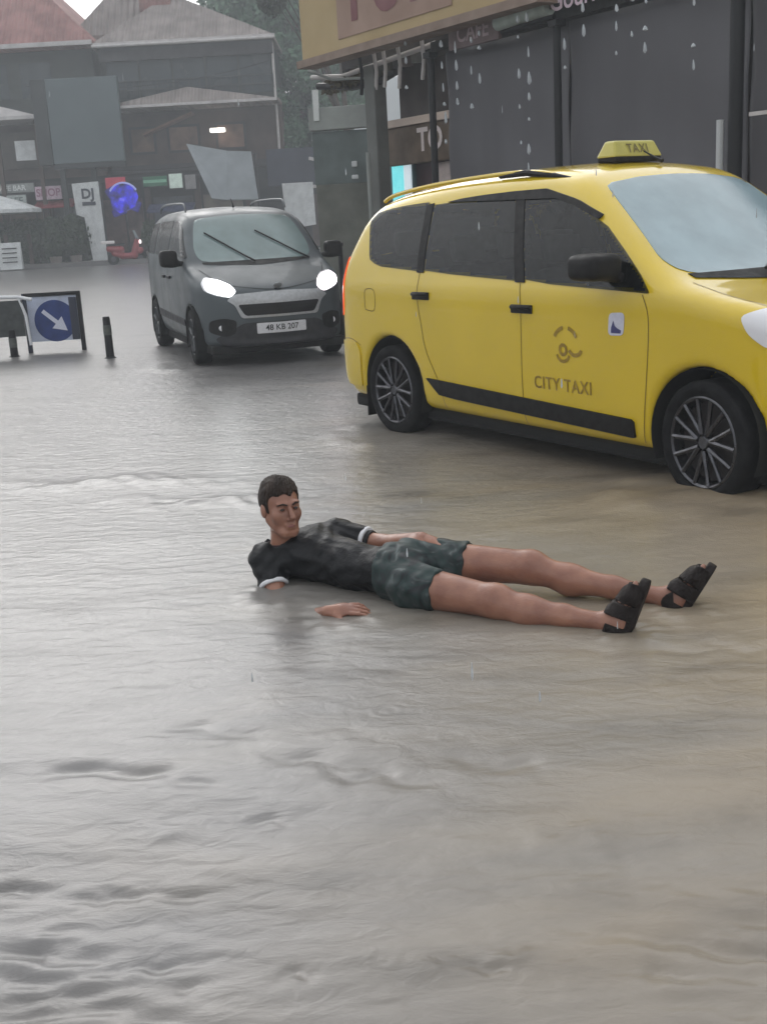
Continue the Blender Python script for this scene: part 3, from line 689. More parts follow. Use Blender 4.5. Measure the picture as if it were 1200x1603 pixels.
for s, ax in ((-1, 'R'), (1, 'L')):
    patch(VAN, [(-1.28, 1.165), (-.30, 1.15), (-.42, 1.24), (-.72, 1.47), (-.92, 1.555), (-1.28, 1.575)], M_GLASS, van, 'door_window', ax, rnd=.03)
    patch(VAN, [(-2.28, 1.18), (-1.36, 1.165), (-1.36, 1.575), (-2.28, 1.575)], M_GLASS, van, 'side_window', ax, rnd=.04)
    patch(VAN, [(-2.96, 1.20), (-2.38, 1.18), (-2.38, 1.57), (-2.86, 1.54)], M_GLASS, van, 'rear_quarter_window', ax, rnd=.06)
    patch(VAN, [(-2.12, .52), (-.38, .48), (-.38, .40), (-2.12, .43)], M_LOW, van, 'side_moulding', ax, off=.012, rnd=.02, skirt=.02)
    for pts in ([(-.33, 1.14), (-.40, .8), (-.42, .3)], [(-1.32, 1.6), (-1.32, 1.0), (-1.32, .3)], [(-2.33, 1.6), (-2.32, 1.0), (-2.2, .6)]):
        seam(VAN, pts, M_GAPV, van, ax)
    for hx in (-1.12, -1.52):
        yy = float(project(lambda a, b, c: VAN.f(a, b, c, False), [(hx, s, .93)], (0, -s, 0), 1.6)[0][1])
        MB().box((hx, yy + s * .016, .93), (.16, .026, .034), bev=.008).build('door_handle', M_LOW, van, smooth=True)
    X, Y, Z, o = grid_of((-.6, -1.12, .98), (-.15, -.78, 1.32), .014)
    Fm = ((((X + .36) / .085) ** 4 + ((Y + .965) / .10) ** 4 + ((Z - 1.16) / .095) ** 4) ** .25 - 1) * .085
    Fm = smax(Fm, -(X + .43), .02); fa = np.hypot(X + .34, Z - 1.10) - .03; fa = np.maximum(fa, np.maximum(Y + .80, -.95 - Y)); Fm = smin(Fm, fa, .03)
    Vm, Qm = snet(Fm, o, .014)
    if s > 0: Vm = Vm * [1, -1, 1]; Qm = Qm[:, ::-1]
    mesh_obj('wing_mirror', Vm, Qm, M_TRIM, van)
    pts = [(-1.02, s * .60, 1.665), (-1.08, s * .60, 1.735), (-1.3, s * .60, 1.765), (-2.3, s * .60, 1.775), (-2.7, s * .60, 1.75), (-2.8, s * .60, 1.68)]
    MB().tube([tuple(p) for p in catmull(pts, 6, False)], 0.013, 8).build('roof_rail', mat('rail_metal', (.16, .17, .18), rough=.5), van, smooth=True)
    for wx, stt in ((0, -.05), (-2.51, 0)):
        wheel(van, wx, s, .305, .305, .20, .19, M_RUB, M_RIMD, M_DISC, .845, 'c', steer=stt)
    a = [(s * y, z) for y, z in [(.44, .80), (.47, .86), (.57, .93), (.70, .96), (.765, .90), (.755, .82), (.66, .77), (.52, .74)]]
    hl = patch(VAN, a if s > 0 else a[::-1], M_LENS, van, 'headlight', 'F', off=.010, rnd=.03)
    b = [(s * y, z) for y, z in [(.45, .80), (.48, .87), (.58, .925), (.70, .945), (.745, .89), (.73, .82), (.62, .775), (.52, .75)]]
    patch(VAN, b if s > 0 else b[::-1], M_EML if s < 0 else M_EMR, hl, 'lamp', 'F', off=.016, rnd=.03)
    c = [(s * y, z) for y, z in [(.47, .50), (.60, .53), (.73, .50), (.74, .38), (.60, .33), (.49, .36)]]
    fg = patch(VAN, c if s > 0 else c[::-1], M_TRIM, van, 'fog_lamp_recess', 'F', off=.006, rnd=.04)
    MB().lathe([(.001, 0), (.035, .002), (.042, -.02)], Matrix.Translation((.60 if s < 0 else .60, s * .61, .425)) @ Matrix.Rotation(-math.pi / 2, 4, 'Z'), 20).build('fog_lamp', M_LENS, fg, smooth=True)
liners(van, VAN, None, .31, M_UNDER)
patch(VAN, VWF, M_WINDV, van, 'windscreen', 'F', rnd=.05, nu=36, nv=24)
patch(VAN, [(-.62, 1.10), (0, 1.074), (.62, 1.10), (.62, 1.075), (0, 1.050), (-.62, 1.075)], M_TRIM, van, 'scuttle', 'F', off=.005, rnd=0, nu=30, nv=6)
patch(VAN, [(-.46, .775), (0, .79), (.46, .775), (.56, .715), (.48, .665), (.42, .52), (-.42, .52), (-.48, .665), (-.56, .715)], M_CHROME, van, 'grille_surround', 'F', off=.012, rnd=.03, skirt=.02)
gr = patch(VAN, [(-.45, .665), (.45, .665), (.38, .545), (-.38, .545)], M_BLACK, van, 'grille', 'F', off=.017, rnd=.03)
for zz in (.585, .625):
    seam(VAN, [(-.40, zz), (0, zz), (.40, zz)], M_TRIM, gr, 'F', w=.010, off=.022, name='grille_bar')
patch(VAN, [(-.70, .31), (-.40, .47), (.40, .47), (.70, .31), (.60, .22), (-.60, .22)], M_LOW, van, 'lower_bumper', 'F', off=.006, rnd=.04)
pl = patch(VAN, [(-.27, .46), (.27, .46), (.27, .35), (-.27, .35)], M_PLATE, van, 'number_plate', 'F', off=.02, rnd=.01)
Vt, Ft = text_mesh('48 KB 207', .085, bold=.001)
wrap_text(VAN, Vt, Ft, 0, .405, M_BLACK, pl, 'plate_lettering', off=.0235, axis='F')
MB().lathe([(.001, .0), (.045, .004), (.05, -.006)], Matrix.Translation((.70, 0, .84)) @ Matrix.Rotation(-math.pi / 2 , 4, 'Z') @ Matrix.Rotation(-.9, 4, 'X'), 20).build('badge', M_CHROME, van, smooth=True)
seam(VAN, [(.02, -.70), (.30, -.62), (.52, -.50), (.64, -.25), (.68, 0), (.64, .25), (.52, .50), (.30, .62), (.02, .70)], M_GAPV, van, 'T', w=.010)
MB().box((-1.2, 0, .19), (3.6, 1.5, .1), bev=.03).build('underbody', M_UNDER, van)
for y0, dy in ((.60, -.52), (-.05, -.45)):
    P = project(lambda a, b, c: VAN.f(a, b, c, False), [(1.1, y0 + dy * t, 1.09 + .33 * t) for t in np.linspace(0, 1, 6)], (-1, 0, 0), 3.2, .02)
    MB().tube([tuple(p) for p in P], [.012] + [.009] * 5, 6).build('wiper', M_BLACK, van, smooth=True)
MB().tube([(-1.15, 0, 1.70), (-1.18, 0, 1.74), (-1.26, 0, 1.80)], [.014, .008, .004], 8).build('antenna', M_BLACK, van, smooth=True)

# ------------------------------------------------------------ far side of the square: cafes and shops (about 58 m away)
def rgb(r, g, b):
    f = lambda c: ((c / 255 + .055) / 1.055) ** 2.4 if c > 10 else c / 255 / 12.92
    return (f(r), f(g), f(b))
M_TILE = mat('pink_roof_tiles', (.45, .22, .20), rough=.7, var=.35, scale=1.2, bump=.6, bscale=14)
M_TILE2 = mat('grey_brown_roof_tiles', (.36, .31, .29), rough=.7, var=.3, scale=1.2, bump=.6, bscale=14)
M_EAVE = mat('pale_eave_board', (.58, .55, .54), rough=.6, var=.2, scale=3)
M_FASC = mat('dark_fascia', (.05, .045, .05), rough=.7, var=.4, scale=2)
M_WALL = mat('dark_green_grey_wall', (.055, .065, .06), rough=.7, var=.35, scale=.8)
M_BRN = mat('brown_timber_wall', (.10, .065, .055), rough=.7, var=.45, scale=1.0)
M_SLATE = mat('slate_blue_glazing', (.03, .045, .055), rough=.25, var=.4, scale=.6)
M_PANEL = mat('blue_grey_panel', (.10, .13, .14), rough=.5, var=.15, scale=.7)
M_PANELD = mat('dark_panel_edge', (.03, .035, .037), rough=.6, var=.3, scale=1)
M_CLOTH = mat('white_canvas', (.68, .70, .70), rough=.7, var=.2, scale=3)
M_GREYC = mat('grey_canvas', (.30, .33, .35), rough=.7, var=.2, scale=1.5)
M_DARK = mat('dark_interior', (.022, .024, .026), rough=.8, var=.4, scale=1)
M_NAVY = mat('navy_panel', (.035, .04, .065), rough=.6, var=.3, scale=1)

def pitched(name, x0, x1, y0, y1, ze, xr, zr, m, parent, thick=.18):
    """roof of two slopes meeting on a ridge at xr, running back from the viewer, with hipped front"""
    mb = MB()
    yr = y0 + (y1 - y0) * .35
    A, B, Cc, D = (x0, y0, ze), (x1, y0, ze), (x1, y1, ze), (x0, y1, ze); R0, R1 = (xr, yr, zr), (xr, y1, zr)
    V = [A, B, Cc, D, R0, R1] + [(p[0], p[1], p[2] - thick) for p in (A, B, Cc, D)]
    mb.add(V, [(0, 1, 4), (1, 2, 5, 4), (3, 0, 4, 5), (2, 3, 5), (0, 6, 7, 1), (1, 7, 8, 2), (2, 8, 9, 3), (3, 9, 6, 0), (9, 8, 7, 6)])
    return mb.build(name, m, parent)

def tile_rows(m):
    nt = m.node_tree; b = nt.nodes['Principled BSDF']; tc = N(nt, 'ShaderNodeTexCoord'); wv = N(nt, 'ShaderNodeTexWave', bands_direction='Z', wave_profile='SAW'); wv.inputs['Scale'].default_value = 1.3; wv.inputs['Distortion'].default_value = .6; wv.inputs['Detail'].default_value = 2
    nt.links.new(tc.outputs['Object'], wv.inputs['Vector']); w2 = N(nt, 'ShaderNodeTexWave', bands_direction='X'); w2.inputs['Scale'].default_value = 1.0; w2.inputs['Distortion'].default_value = .4; nt.links.new(tc.outputs['Object'], w2.inputs['Vector'])
    ad = N(nt, 'ShaderNodeMath', operation='ADD'); nt.links.new(wv.outputs['Fac'], ad.inputs[0]); nt.links.new(w2.outputs['Fac'], ad.inputs[1])
    bp = N(nt, 'ShaderNodeBump'); bp.inputs['Strength'].default_value = .9; bp.inputs['Distance'].default_value = .12; nt.links.new(ad.outputs[0], bp.inputs['Height']); nt.links.new(bp.outputs[0], b.inputs['Normal'])
tile_rows(M_TILE); tile_rows(M_TILE2)

# low cafe on the left with the big pink roof
b1 = thing('cafe_building', 'low building on the far left under a broad pink tiled roof', 'building', (-16.5, 62, 0))
rf = pitched('roof', -8.5, 4.2, -4.2, 8, 10.2, -.2, 14.6, M_TILE, b1)
MB().box((-2.2, -4.25, 10.13), (12.6, .1, .2)).build('eave_board', M_EAVE, rf)
MB().box((-2.2, .5, 8.6), (12.0, 7.0, 3.0)).build('upper_wall', M_WALL, b1)
MB().box((-2.2, 1.2, 3.6), (12.0, 7.0, 7.0)).build('lower_wall', M_BRN, b1)
for k in range(3): MB().box((-3.2 + k * 2.1, -3.03, 8.7), (1.5, .06, 1.6)).build('window', M_SLATE, b1)
cr = pitched('canopy', -8.5, 1.35, -5.2, -2.3, 6.95, -3, 8.2, M_EAVE, b1, thick=.15)
for x in (-.75, 1.15): MB().box((x, -4.6, 3.4), (.18, .18, 6.8)).build('post', M_BRN, b1)
MB().box((-2.5, -2.4, 5.6), (7.0, .1, 1.7)).build('dining_window', mat('dim_warm_glass', (.12, .095, .075), rough=.3, var=.6, scale=1.1), b1)
MB().box((.45, -4.4, 5.45), (.95, .05, .9)).build('menu_board', M_CLOTH, b1)

# the middle house with a gable and glazed balcony
b2 = thing('restaurant_building', 'two storey restaurant under a grey brown pyramid roof with a wide glazed upper floor', 'building', (-8.1, 60, 0))
rf = pitched('roof', -4.35, 4.2, -2.2, 7, 10.05, -.9, 12.6, M_TILE2, b2)
MB().box((0, -2.25, 9.98), (8.5, .1, .16)).build('eave_board', M_EAVE, rf)
mb = MB().box((-1.6, .9, 12.35), (1.5, 1.3, 1.2), bev=.05); mb.build('chimney', M_TILE, rf)
MB().box((0, -1.9, 9.55), (8.2, .25, .6)).build('fascia', M_FASC, b2)
MB().box((0, 2.4, 8.5), (8.0, 7.6, 2.6)).build('upper_wall', M_WALL, b2)
for k in range(5): MB().box((-3.15 + k * 1.58, -1.45, 8.5), (1.46, .08, 1.85)).build('glazing', M_SLATE, b2)
cn = pitched('awning', -4.0, 4.3, -3.2, -1.0, 7.12, 0, 7.9, M_TILE2, b2, thick=.12)
MB().box((.1, -3.22, 7.08), (8.2, .06, .12)).build('awning_edge', M_EAVE, cn)
MB().box((.2, 2.6, 3.6), (8.0, 7.0, 7.0)).build('lower_wall', M_BRN, b2)
for x, wd in ((-2.6, 1.3), (-.6, 1.6), (1.7, 1.5)):
    f = MB().box((x, -.95, 5.7), (wd, .08, 1.3)).build('window', M_FASC, b2)
    MB().box((x, -1.0, 5.7), (wd - .25, .05, 1.05)).build('pane', mat('dim_amber_glass', (.22, .12, .08), rough=.4, var=.6, scale=1.5), f)
MB().box((1.15, -1.6, 5.95), (.72, .25, .20), bev=.05).build('lit_lamp', mat('lamp_glow', (.9, .9, .85), emit=(1, .95, .85), estr=2.2), b2)
MB().box((.2, -1.3, 4.35), (8.2, .5, .35)).build('shop_fascia', M_FASC, b2)
rl = MB().box((.0, -1.75, 7.95), (8.0, .07, .07)).box((0, -1.75, 8.35), (8.0, .05, .05))
for k in range(17): rl.box((-4.0 + k * .5, -1.75, 8.05), (.04, .04, .62))
rl.build('balcony_rail', M_PANELD, b2)
MB().tube([(-4.3, -2.35, 9.9), (0, -2.4, 9.88), (4.2, -2.35, 9.9)], .07, 8).build('gutter', M_EAVE, b2)
MB().tube([(4.05, -1.6, 9.8), (4.05, -1.6, 4.5)], .06, 8).build('downpipe', M_EAVE, b2)
MB().box((-1.2, -1.5, 6.35), (2.6, .9, .10), rot=Matrix.Rotation(-.35, 3, 'Y')).build('tilted_board', mat('reddish_board', (.26, .13, .09), rough=.6, var=.3, scale=3), b2)

b3 = thing('bay_wing', 'small dark gabled wing between the pink roof and the restaurant', 'building', (-11.7, 63, 0))
pitched('roof', -2.2, 2.4, -3, 5, 10.75, .6, 14.2, M_TILE2, b3)
MB().box((0, 1.2, 5.3), (4.2, 7.0, 10.6)).build('wall', M_WALL, b3)
MB().box((.2, -2.35, 9.7), (1.8, .06, .9)).build('window', M_SLATE, b3)

# billboard: the big blue grey slab
bb = thing('billboard', 'large plain blue grey billboard standing in front of the restaurant', 'billboard', (-12.95, 56.5, 0))
MB().box((.15, 0, 6.55), (3.3, .3, 3.75), bev=.03).build('panel', M_PANEL, bb)
MB().box((-1.85, .12, 6.55), (.66, .6, 3.8), bev=.03).build('side_panel', M_PANELD, bb)
MB().box((.15, -.02, 4.55), (3.3, .34, .22)).build('bottom_rail', M_PANELD, bb)
for x in (-1.2, .25): MB().box((x, .1, 2.3), (.22, .22, 4.5)).build('leg', M_PANELD, bb)

# row of shop fronts below: dark bays with signs
sh = thing('shop_row', 'dark ground floor shop fronts under the restaurant', 'shop', (-9, 58.9, 0))
MB().box((-1.5, 0, 2.1), (17.5, .5, 4.1)).build('wall', M_DARK, sh)
for k in range(7): MB().box((-9.0 + k * 2.45, -.3, 2.0), (.28, .2, 4.0)).build('pillar', M_BRN, sh)
for k, c in enumerate([(.14, .10, .07), (.10, .12, .12), (.16, .09, .08), (.06, .07, .09), (.20, .16, .12), (.09, .08, .08)]):
    MB().box((-7.8 + k * 2.45, -.29, 1.75), (1.9, .06, 2.5)).build('shop_window', mat('shop_glass', c, rough=.3, var=.7, scale=1.6), sh)
MB().box((-1.5, -.55, 3.9), (17.5, .9, .14)).build('canopy_slab', M_FASC, sh)
def sign(x, y, z, w_, h_, c, label, em=0, letters=None, lc=(.6, .6, .6), frame=True, name='shop_sign', t=.10, ls=None):
    s_ = thing(name, label, 'sign', (x, y, z))
    m = mat(name + '_face', c, rough=.5, var=.25, scale=4, emit=c if em else None, estr=em)
    MB().box((0, 0, 0), (w_, t, h_), bev=.02).build('board', m, s_)
    if frame: MB().box((0, t * .6, 0), (w_ + .10, t * .6, h_ + .10), bev=.01).build('frame', M_FASC, s_)
    if letters:
        V, Fc = text_mesh(letters, ls or h_ * .8, bold=.01)
        sc = min(1, w_ * .92 / (V[:, 0].max() - V[:, 0].min()))
        mesh_obj('lettering', [(v[0] * sc, -t / 2 - .012, v[1]) for v in V], Fc, mat('letter_face', lc, rough=.5), s_, smooth=False)
    return s_
sign(-17.0, 57.6, 3.75, 2.3, .42, (.30, .32, .31), 'long pale lettered sign board at the far left above the white parasol', letters='CAFE BAR', lc=(.7, .72, .7))
sign(-16.9, 57.4, 3.15, 1.3, .55, (.45, .50, .48), 'small pale green white sign just above the parasol top', letters='CAFE', lc=(.12, .15, .14))
sign(-15.15, 57.4, 3.45, 1.25, .62, (.62, .48, .56), 'pinkish white sign right of the parasol', letters='SHOP', lc=(.30, .12, .20))
sign(-11.95, 57.6, 3.75, .95, .5, (.45, .05, .08), 'small red sign above the blue lit one', em=.25)
g = sign(-10.05, 57.6, 3.72, 1.15, .46, (.05, .22, .12), 'dark green sign with a pale stripe, left of the pale green square sign')
MB().box((0, -.07, .0), (1.12, .03, .14)).build('stripe', mat('stripe_green', (.25, .55, .38)), g)
sign(-9.05, 57.5, 3.68, .62, .66, (.60, .72, .64), 'pale green square sign beside the green striped one', em=.15)
sign(-8.35, 57.5, 3.6, .5, .66, (.32, .31, .31), 'narrow grey sign at the right end of the green signs')
bl = thing('neon_sign', 'glowing deep blue neon sign beside the white banner', 'sign', (-11.55, 57.3, 3.0))
M_NEON = mat('blue_glow', (.02, .02, .3), emit=(.02, .015, .55), estr=.35, rough=.4, var=.5, scale=2.2, col2=(.01, .01, .05))
nt_ = M_NEON.node_tree; cr_ = [n for n in nt_.nodes if n.type == 'VALTORGB'][0]; cr_.color_ramp.elements[0].color = (.004, .003, .03, 1); cr_.color_ramp.elements[1].color = (.03, .02, .85, 1)
nt_.links.new(cr_.outputs[0], nt_.nodes['Principled BSDF'].inputs['Emission Color'])
MB().prism([(-.62, -.45), (-.68, .30), (-.45, .62), (.10, .70), (.55, .48), (.66, .05), (.50, -.40), (.15, -.55), (-.25, -.68)], Matrix.Translation((0, -.08, 0)), .16).build('glowing_panel', M_NEON, bl)
for (x, z, w_, h_) in ((-.55, .25, .5, .6), (.45, -.35, .55, .5), (-.3, -.6, .7, .35)): MB().box((x, .02, z), (w_, .14, h_), rot=Matrix.Rotation(x, 3, 'Y'), bev=.06).build('side_panel', mat('deep_blue_panel', (.015, .012, .16), rough=.4, emit=(.02, .01, .4), estr=.18, var=.6, scale=4), bl)
MB().box((-.1, -.11, -.05), (.22, .02, .12), rot=Matrix.Rotation(.3, 3, 'Y')).build('bright_patch', mat('violet_glow', (.1, .1, .5), emit=(.12, .1, .9), estr=.5), bl)
mb = MB().tube([(.72 * math.cos(math.radians(a)), -.13, .72 * math.sin(math.radians(a))) for a in range(30, 151, 10)], .045, 8); mb.build('tube_arc', mat('pale_neon', (.4, .45, .8), emit=(.35, .38, .8), estr=.25), bl)
MB().tube([(0, .05, -.7), (0, .05, -3.0)], .05, 8).build('post', M_FASC, bl)

# tall white banner with small print at the top
bn = thing('banner_stand', 'tall white banner leaning beside the blue neon sign, small dark print near its top', 'banner', (-12.95, 56.0, 0))
pts = [(-.72, 3.75), (.52, 3.80), (.58, .15), (-.10, .05), (-.30, 2.2), (-.65, 2.35)]
MB().prism(pts, Matrix.Identity(4), .08).build('banner', M_CLOTH, bn)
Vt, Ft = text_mesh('DJ', .62, bold=.02)
mesh_obj('print', [(v[0] - .02, -.02, v[1] + 3.25) for v in Vt], Ft, M_NAVY, bn, smooth=False)
MB().box((0, -.03, 2.82), (.62, .03, .16)).build('print_bar', M_NAVY, bn)
MB().tube([(.6, .05, 0), (.6, .05, 3.85)], .04, 8).build('pole', M_FASC, bn)

# parasol
pr_ = thing('parasol', 'wide white parasol at the far left edge above the dark hedge', 'parasol', (-17.1, 55.2, 0))
mb = MB(); n = 8; V = [(0, 0, 3.45)]; F = []
for r, z in ((1.0, 3.15), (2.05, 2.72), (2.05, 2.56)):
    for k in range(n): a = 2 * math.pi * (k + .5) / n; V.append((r * math.cos(a), r * math.sin(a), z - (.0)))
for k in range(n):
    F.append((0, 1 + k, 1 + (k + 1) % n))
    for q in (0, 1): F.append((1 + q * n + k, 1 + (q + 1) * n + k, 1 + (q + 1) * n + (k + 1) % n, 1 + q * n + (k + 1) % n))
mb.add(V, F); mb.build('canopy', M_CLOTH, pr_)
MB().tube([(0, 0, 0), (0, 0, 3.4)], .04, 8).build('pole', M_EAVE, pr_)
for k in range(n):
    a = 2 * math.pi * (k + .5) / n; MB().tube([(0, 0, 2.4), (1.0 * math.cos(a), 1.0 * math.sin(a), 3.08)], .015, 5).build('rib', M_EAVE, pr_)

# sandwich board
sb = thing('sandwich_board', 'small white sandwich board with faint lines of print in front of the hedge', 'sign', (-16.2, 53.6, 0), .12)
for s in (-1, 1):
    R_ = Matrix.Rotation(s * .16, 3, 'X')
    MB().box((0, s * .14, .66), (.98, .05, 1.2), rot=R_, bev=.01).build('panel', M_CLOTH, sb)
for k in range(4): MB().box((0, -.30 + .045 * k, .32 + .2 * k + .08), (.65, .02, .05)).build('print_line', M_TRIM, sb)
MB().box((0, 0, .1), (.05, .4, .03)).build('spreader', M_TRIM, sb)

# hedge and railing behind the parasol
def leaf_cloud(centres, n, size, seed):
    rng = np.random.RandomState(seed); V = []; F = []
    cs = np.array(centres, float)
    for k in range(n):
        c = cs[rng.randint(len(cs))]; d = rng.normal(size=3); d /= np.linalg.norm(d); r = rng.uniform(.45, 1.0) ** .6
        p = c[:3] + d * r * c[3:6]; a = rng.normal(size=3); a /= np.linalg.norm(a); b = np.cross(a, rng.normal(size=3)); b /= np.linalg.norm(b)
        s = size * rng.uniform(.6, 1.5); i = len(V)
        V += [p - a * s, p + b * s * .5, p + a * s, p - b * s * .5]; F.append((i, i + 1, i + 2, i + 3))
    return V, F
M_HEDGE = mat('dark_hedge_leaves', (.05, .08, .04), rough=.6, var=.5, scale=2)
M_LEAF = mat('tree_leaves', (.12, .24, .14), rough=.6, var=.5, scale=.8)
M_LEAF2 = mat('dark_tree_leaves', (.04, .06, .025), rough=.6, var=.5, scale=.8)
M_BARK = mat('bark', (.08, .06, .045), rough=.9, var=.4, scale=4, bump=.5)
hd = thing('hedge', 'dark clipped hedge along the far pavement, left of the white banner', 'hedge', (-16.0, 56.2, 0))
V, F = leaf_cloud([(x, 0, 1.2, .7, .45, 1.15) for x in np.arange(-3.4, 2.6, .45)], 9000, .11, 3)
mesh_obj('foliage', V, F, M_HEDGE, hd, smooth=False)
MB().box((-.4, .2, 1.0), (6.2, .35, 2.0), bev=.1).build('woody_core', M_DARK, hd)
for k in range(6): MB().box((-3.2 + k * 1.1, -.35, .8), (.16, .16, 1.6)).build('post', M_BRN, hd)

# pots, small parasols and stall goods along the far pavement
def pot_plant(x, y, h, label, seed):
    p = thing('potted_plant', label, 'plant', (x, y, 0))
    MB().tube([(0, 0, 0), (0, 0, .5)], [.22, .30], 12).build('pot', M_TILE2, p, smooth=True)
    V, F = leaf_cloud([(0, 0, .5 + h * .5, .42, .4, h * .5)], 900, .10, seed); mesh_obj('foliage', V, F, M_HEDGE, p, smooth=False)
pot_plant(-13.75, 55.6, 1.9, 'tall leafy pot plant just left of the white banner', 31)
pot_plant(-14.6, 55.2, 1.3, 'low leafy pot plant between the hedge and the tall pot plant', 32)
pot_plant(-10.35, 56.6, 1.5, 'leafy pot plant right of the red scooter', 33)
def stall(x, y, w_, h_, c, label):
    s_ = thing('market_stall', label, 'stall', (x, y, 0)); m = mat('stall_cloth', c, rough=.6, var=.45, scale=4)
    MB().box((0, 0, .45), (w_, .6, .9), bev=.03).build('counter', M_BRN, s_)
    MB().add([(-w_ / 2 - .1, -.6, h_ - .25), (w_ / 2 + .1, -.6, h_ - .25), (w_ / 2 + .1, .4, h_ + .1), (-w_ / 2 - .1, .4, h_ + .1), (-w_ / 2 - .1, -.6, h_ - .32), (w_ / 2 + .1, -.6, h_ - .32), (w_ / 2 + .1, .4, h_ + .03), (-w_ / 2 - .1, .4, h_ + .03)],
             [(0, 1, 2, 3), (7, 6, 5, 4), (0, 4, 5, 1), (1, 5, 6, 2), (2, 6, 7, 3), (3, 7, 4, 0)]).build('awning', m, s_)
    for q in (-1, 1): MB().tube([(q * w_ / 2, -.5, 0), (q * w_ / 2, -.5, h_ - .28)], .035, 6).build('post', M_FASC, s_)
    for k in range(5): MB().box((-w_ * .4 + k * w_ * .2, -.1, 1.0 + .04 * (k % 2)), (w_ * .15, .35, .18 + .06 * (k % 3)), bev=.02).build('goods', mat('goods', [(.4, .1, .08), (.5, .45, .3), (.1, .15, .35), (.5, .5, .5), (.12, .3, .15)][(k + int(w_ * 7)) % 5], rough=.6), s_)
stall(-14.9, 57.6, 1.7, 3.05, (.28, .05, .06), 'dark red stall awning between the pinkish sign and the white banner')
stall(-9.3, 57.0, 2.0, 2.55, (.04, .05, .12), 'dark blue stall awning under the green signs')

# motor scooter
sc = thing('motor_scooter', 'red motor scooter with a lit lamp parked by the far kerb', 'scooter', (-11.15, 54.5, 0), .3)
M_SCR = mat('scooter_red', (.30, .02, .03), rough=.3, coat=.6, var=.2, scale=5)
for x in (-.62, .62):
    t = MB().lathe([(.12, -.05), (.22, -.06), (.26, 0), (.22, .06), (.12, .05), (.12, -.05)], Matrix.Translation((x, 0, .26)), 24).build('wheel', M_RUB, sc, smooth=True)
    MB().lathe([(.001, -.04), (.13, -.045), (.13, .045), (.001, .04)], Matrix.Translation((x, 0, .26)), 16).build('rim', M_RIM, t)
X, Y, Z, o = grid_of((-1.0, -.35, .1), (1.0, .35, 1.4), .03)
def cone_(A, B, ra, rb):
    A = np.array(A); B = np.array(B); d = B - A; L2 = d @ d
    t = np.clip(((X - A[0]) * d[0] + (Y - A[1]) * d[1] + (Z - A[2]) * d[2]) / L2, 0, 1)
    return np.sqrt((X - A[0] - t * d[0]) ** 2 + (Y - A[1] - t * d[1]) ** 2 + (Z - A[2] - t * d[2]) ** 2) - (ra + (rb - ra) * t)
Fs = cone_((-.75, 0, .72), (-.25, 0, .66), .15, .18); Fs = smin(Fs, cone_((-.2, 0, .38), (.35, 0, .36), .14, .14), .08)
Fs = smin(Fs, cone_((.35, 0, .40), (.52, 0, 1.02), .17, .12), .08); Fs = smin(Fs, cone_((.62, -.0, .55), (.66, 0, .60), .13, .13), .05); Fs = smin(Fs, cone_((-.55, 0, .5), (-.2, 0, .4), .13, .14), .06)
Vs, Qs = snet(Fs, o, .03); mesh_obj('body', Vs, Qs, M_SCR, sc)
MB().box((-.42, 0, .90), (.75, .26, .10), bev=.04).build('seat', M_BLACK, sc, smooth=True)
MB().tube([(.50, -.33, 1.12), (.53, -.1, 1.16), (.53, .1, 1.16), (.50, .33, 1.12)], .02, 8).build('handlebar', M_BLACK, sc)
MB().box((.66, 0, .98), (.10, .26, .16), bev=.04).build('headlight', mat('scooter_lamp', (.9, .85, .85), emit=(1, .85, .85), estr=1.5), sc)
MB().box((-.80, 0, 1.02), (.60, .34, .13), bev=.03).build('top_case', mat('white_case', (.8, .75, .74), rough=.4), sc)
MB().prism([(.50, 1.1), (.62, 1.1), (.45, 1.5), (.38, 1.5)], Matrix.Translation((0, -.2, 0)), .4).build('wind_shield', M_GREYC, sc)

# overhead cables across the square
def cable(a, b, sag, label):
    A_, B_ = Vector(a), Vector(b); mid = (A_ + B_) / 2; P = [tuple(A_.lerp(B_, t) - Vector((0, 0, sag * 4 * t * (1 - t)))) for t in np.linspace(0, 1, 14)]
    o = MB().tube(P, .018, 5).build('overhead_cable', M_BLACK); tag(o, label, 'cable')
cable((-15.4, 56.3, 8.2), (-4.2, 57.9, 8.9), .55, 'thin black cable sagging between the billboard and the restaurant eave')
cable((-14.6, 56.4, 4.6), (-5.0, 54.7, 4.4), .35, 'thin black cable running from under the billboard to the tilted awning')

# tilted pale awning sheet over the van
ta_ = thing('tilted_awning', 'pale grey awning sheet hanging at a steep tilt above the grey van', 'awning', (-6.05, 54.5, 0))
V = [(-1.9, 0, 5.15), (-.05, -.4, 4.72), (1.0, -.2, 4.65), (1.2, -.6, 2.55), (-.2, -.9, 2.6), (-.85, -.9, 2.7)]
nrm = Vector((0, .12, 0)); V2 = [(x, y + .10, z - .03) for x, y, z in V]
mb = MB().add(V + V2, [(0, 1, 4, 5), (1, 2, 3, 4), (11, 10, 7, 6), (10, 9, 8, 7)] + [(i, i + 6, (i + 1) % 6 + 6, (i + 1) % 6) for i in range(6)])
mb.build('sheet', M_GREYC, ta_)
for q in ((-1.85, .05, 5.1), (1.0, -.1, 4.6)): MB().tube([q, (q[0] * .9, 2.5, q[2] + .1)], .04, 6).build('arm', M_FASC, ta_)
MB().tube([(1.15, .1, 0), (1.15, .1, 4.6)], .06, 8).build('post', M_FASC, ta_)

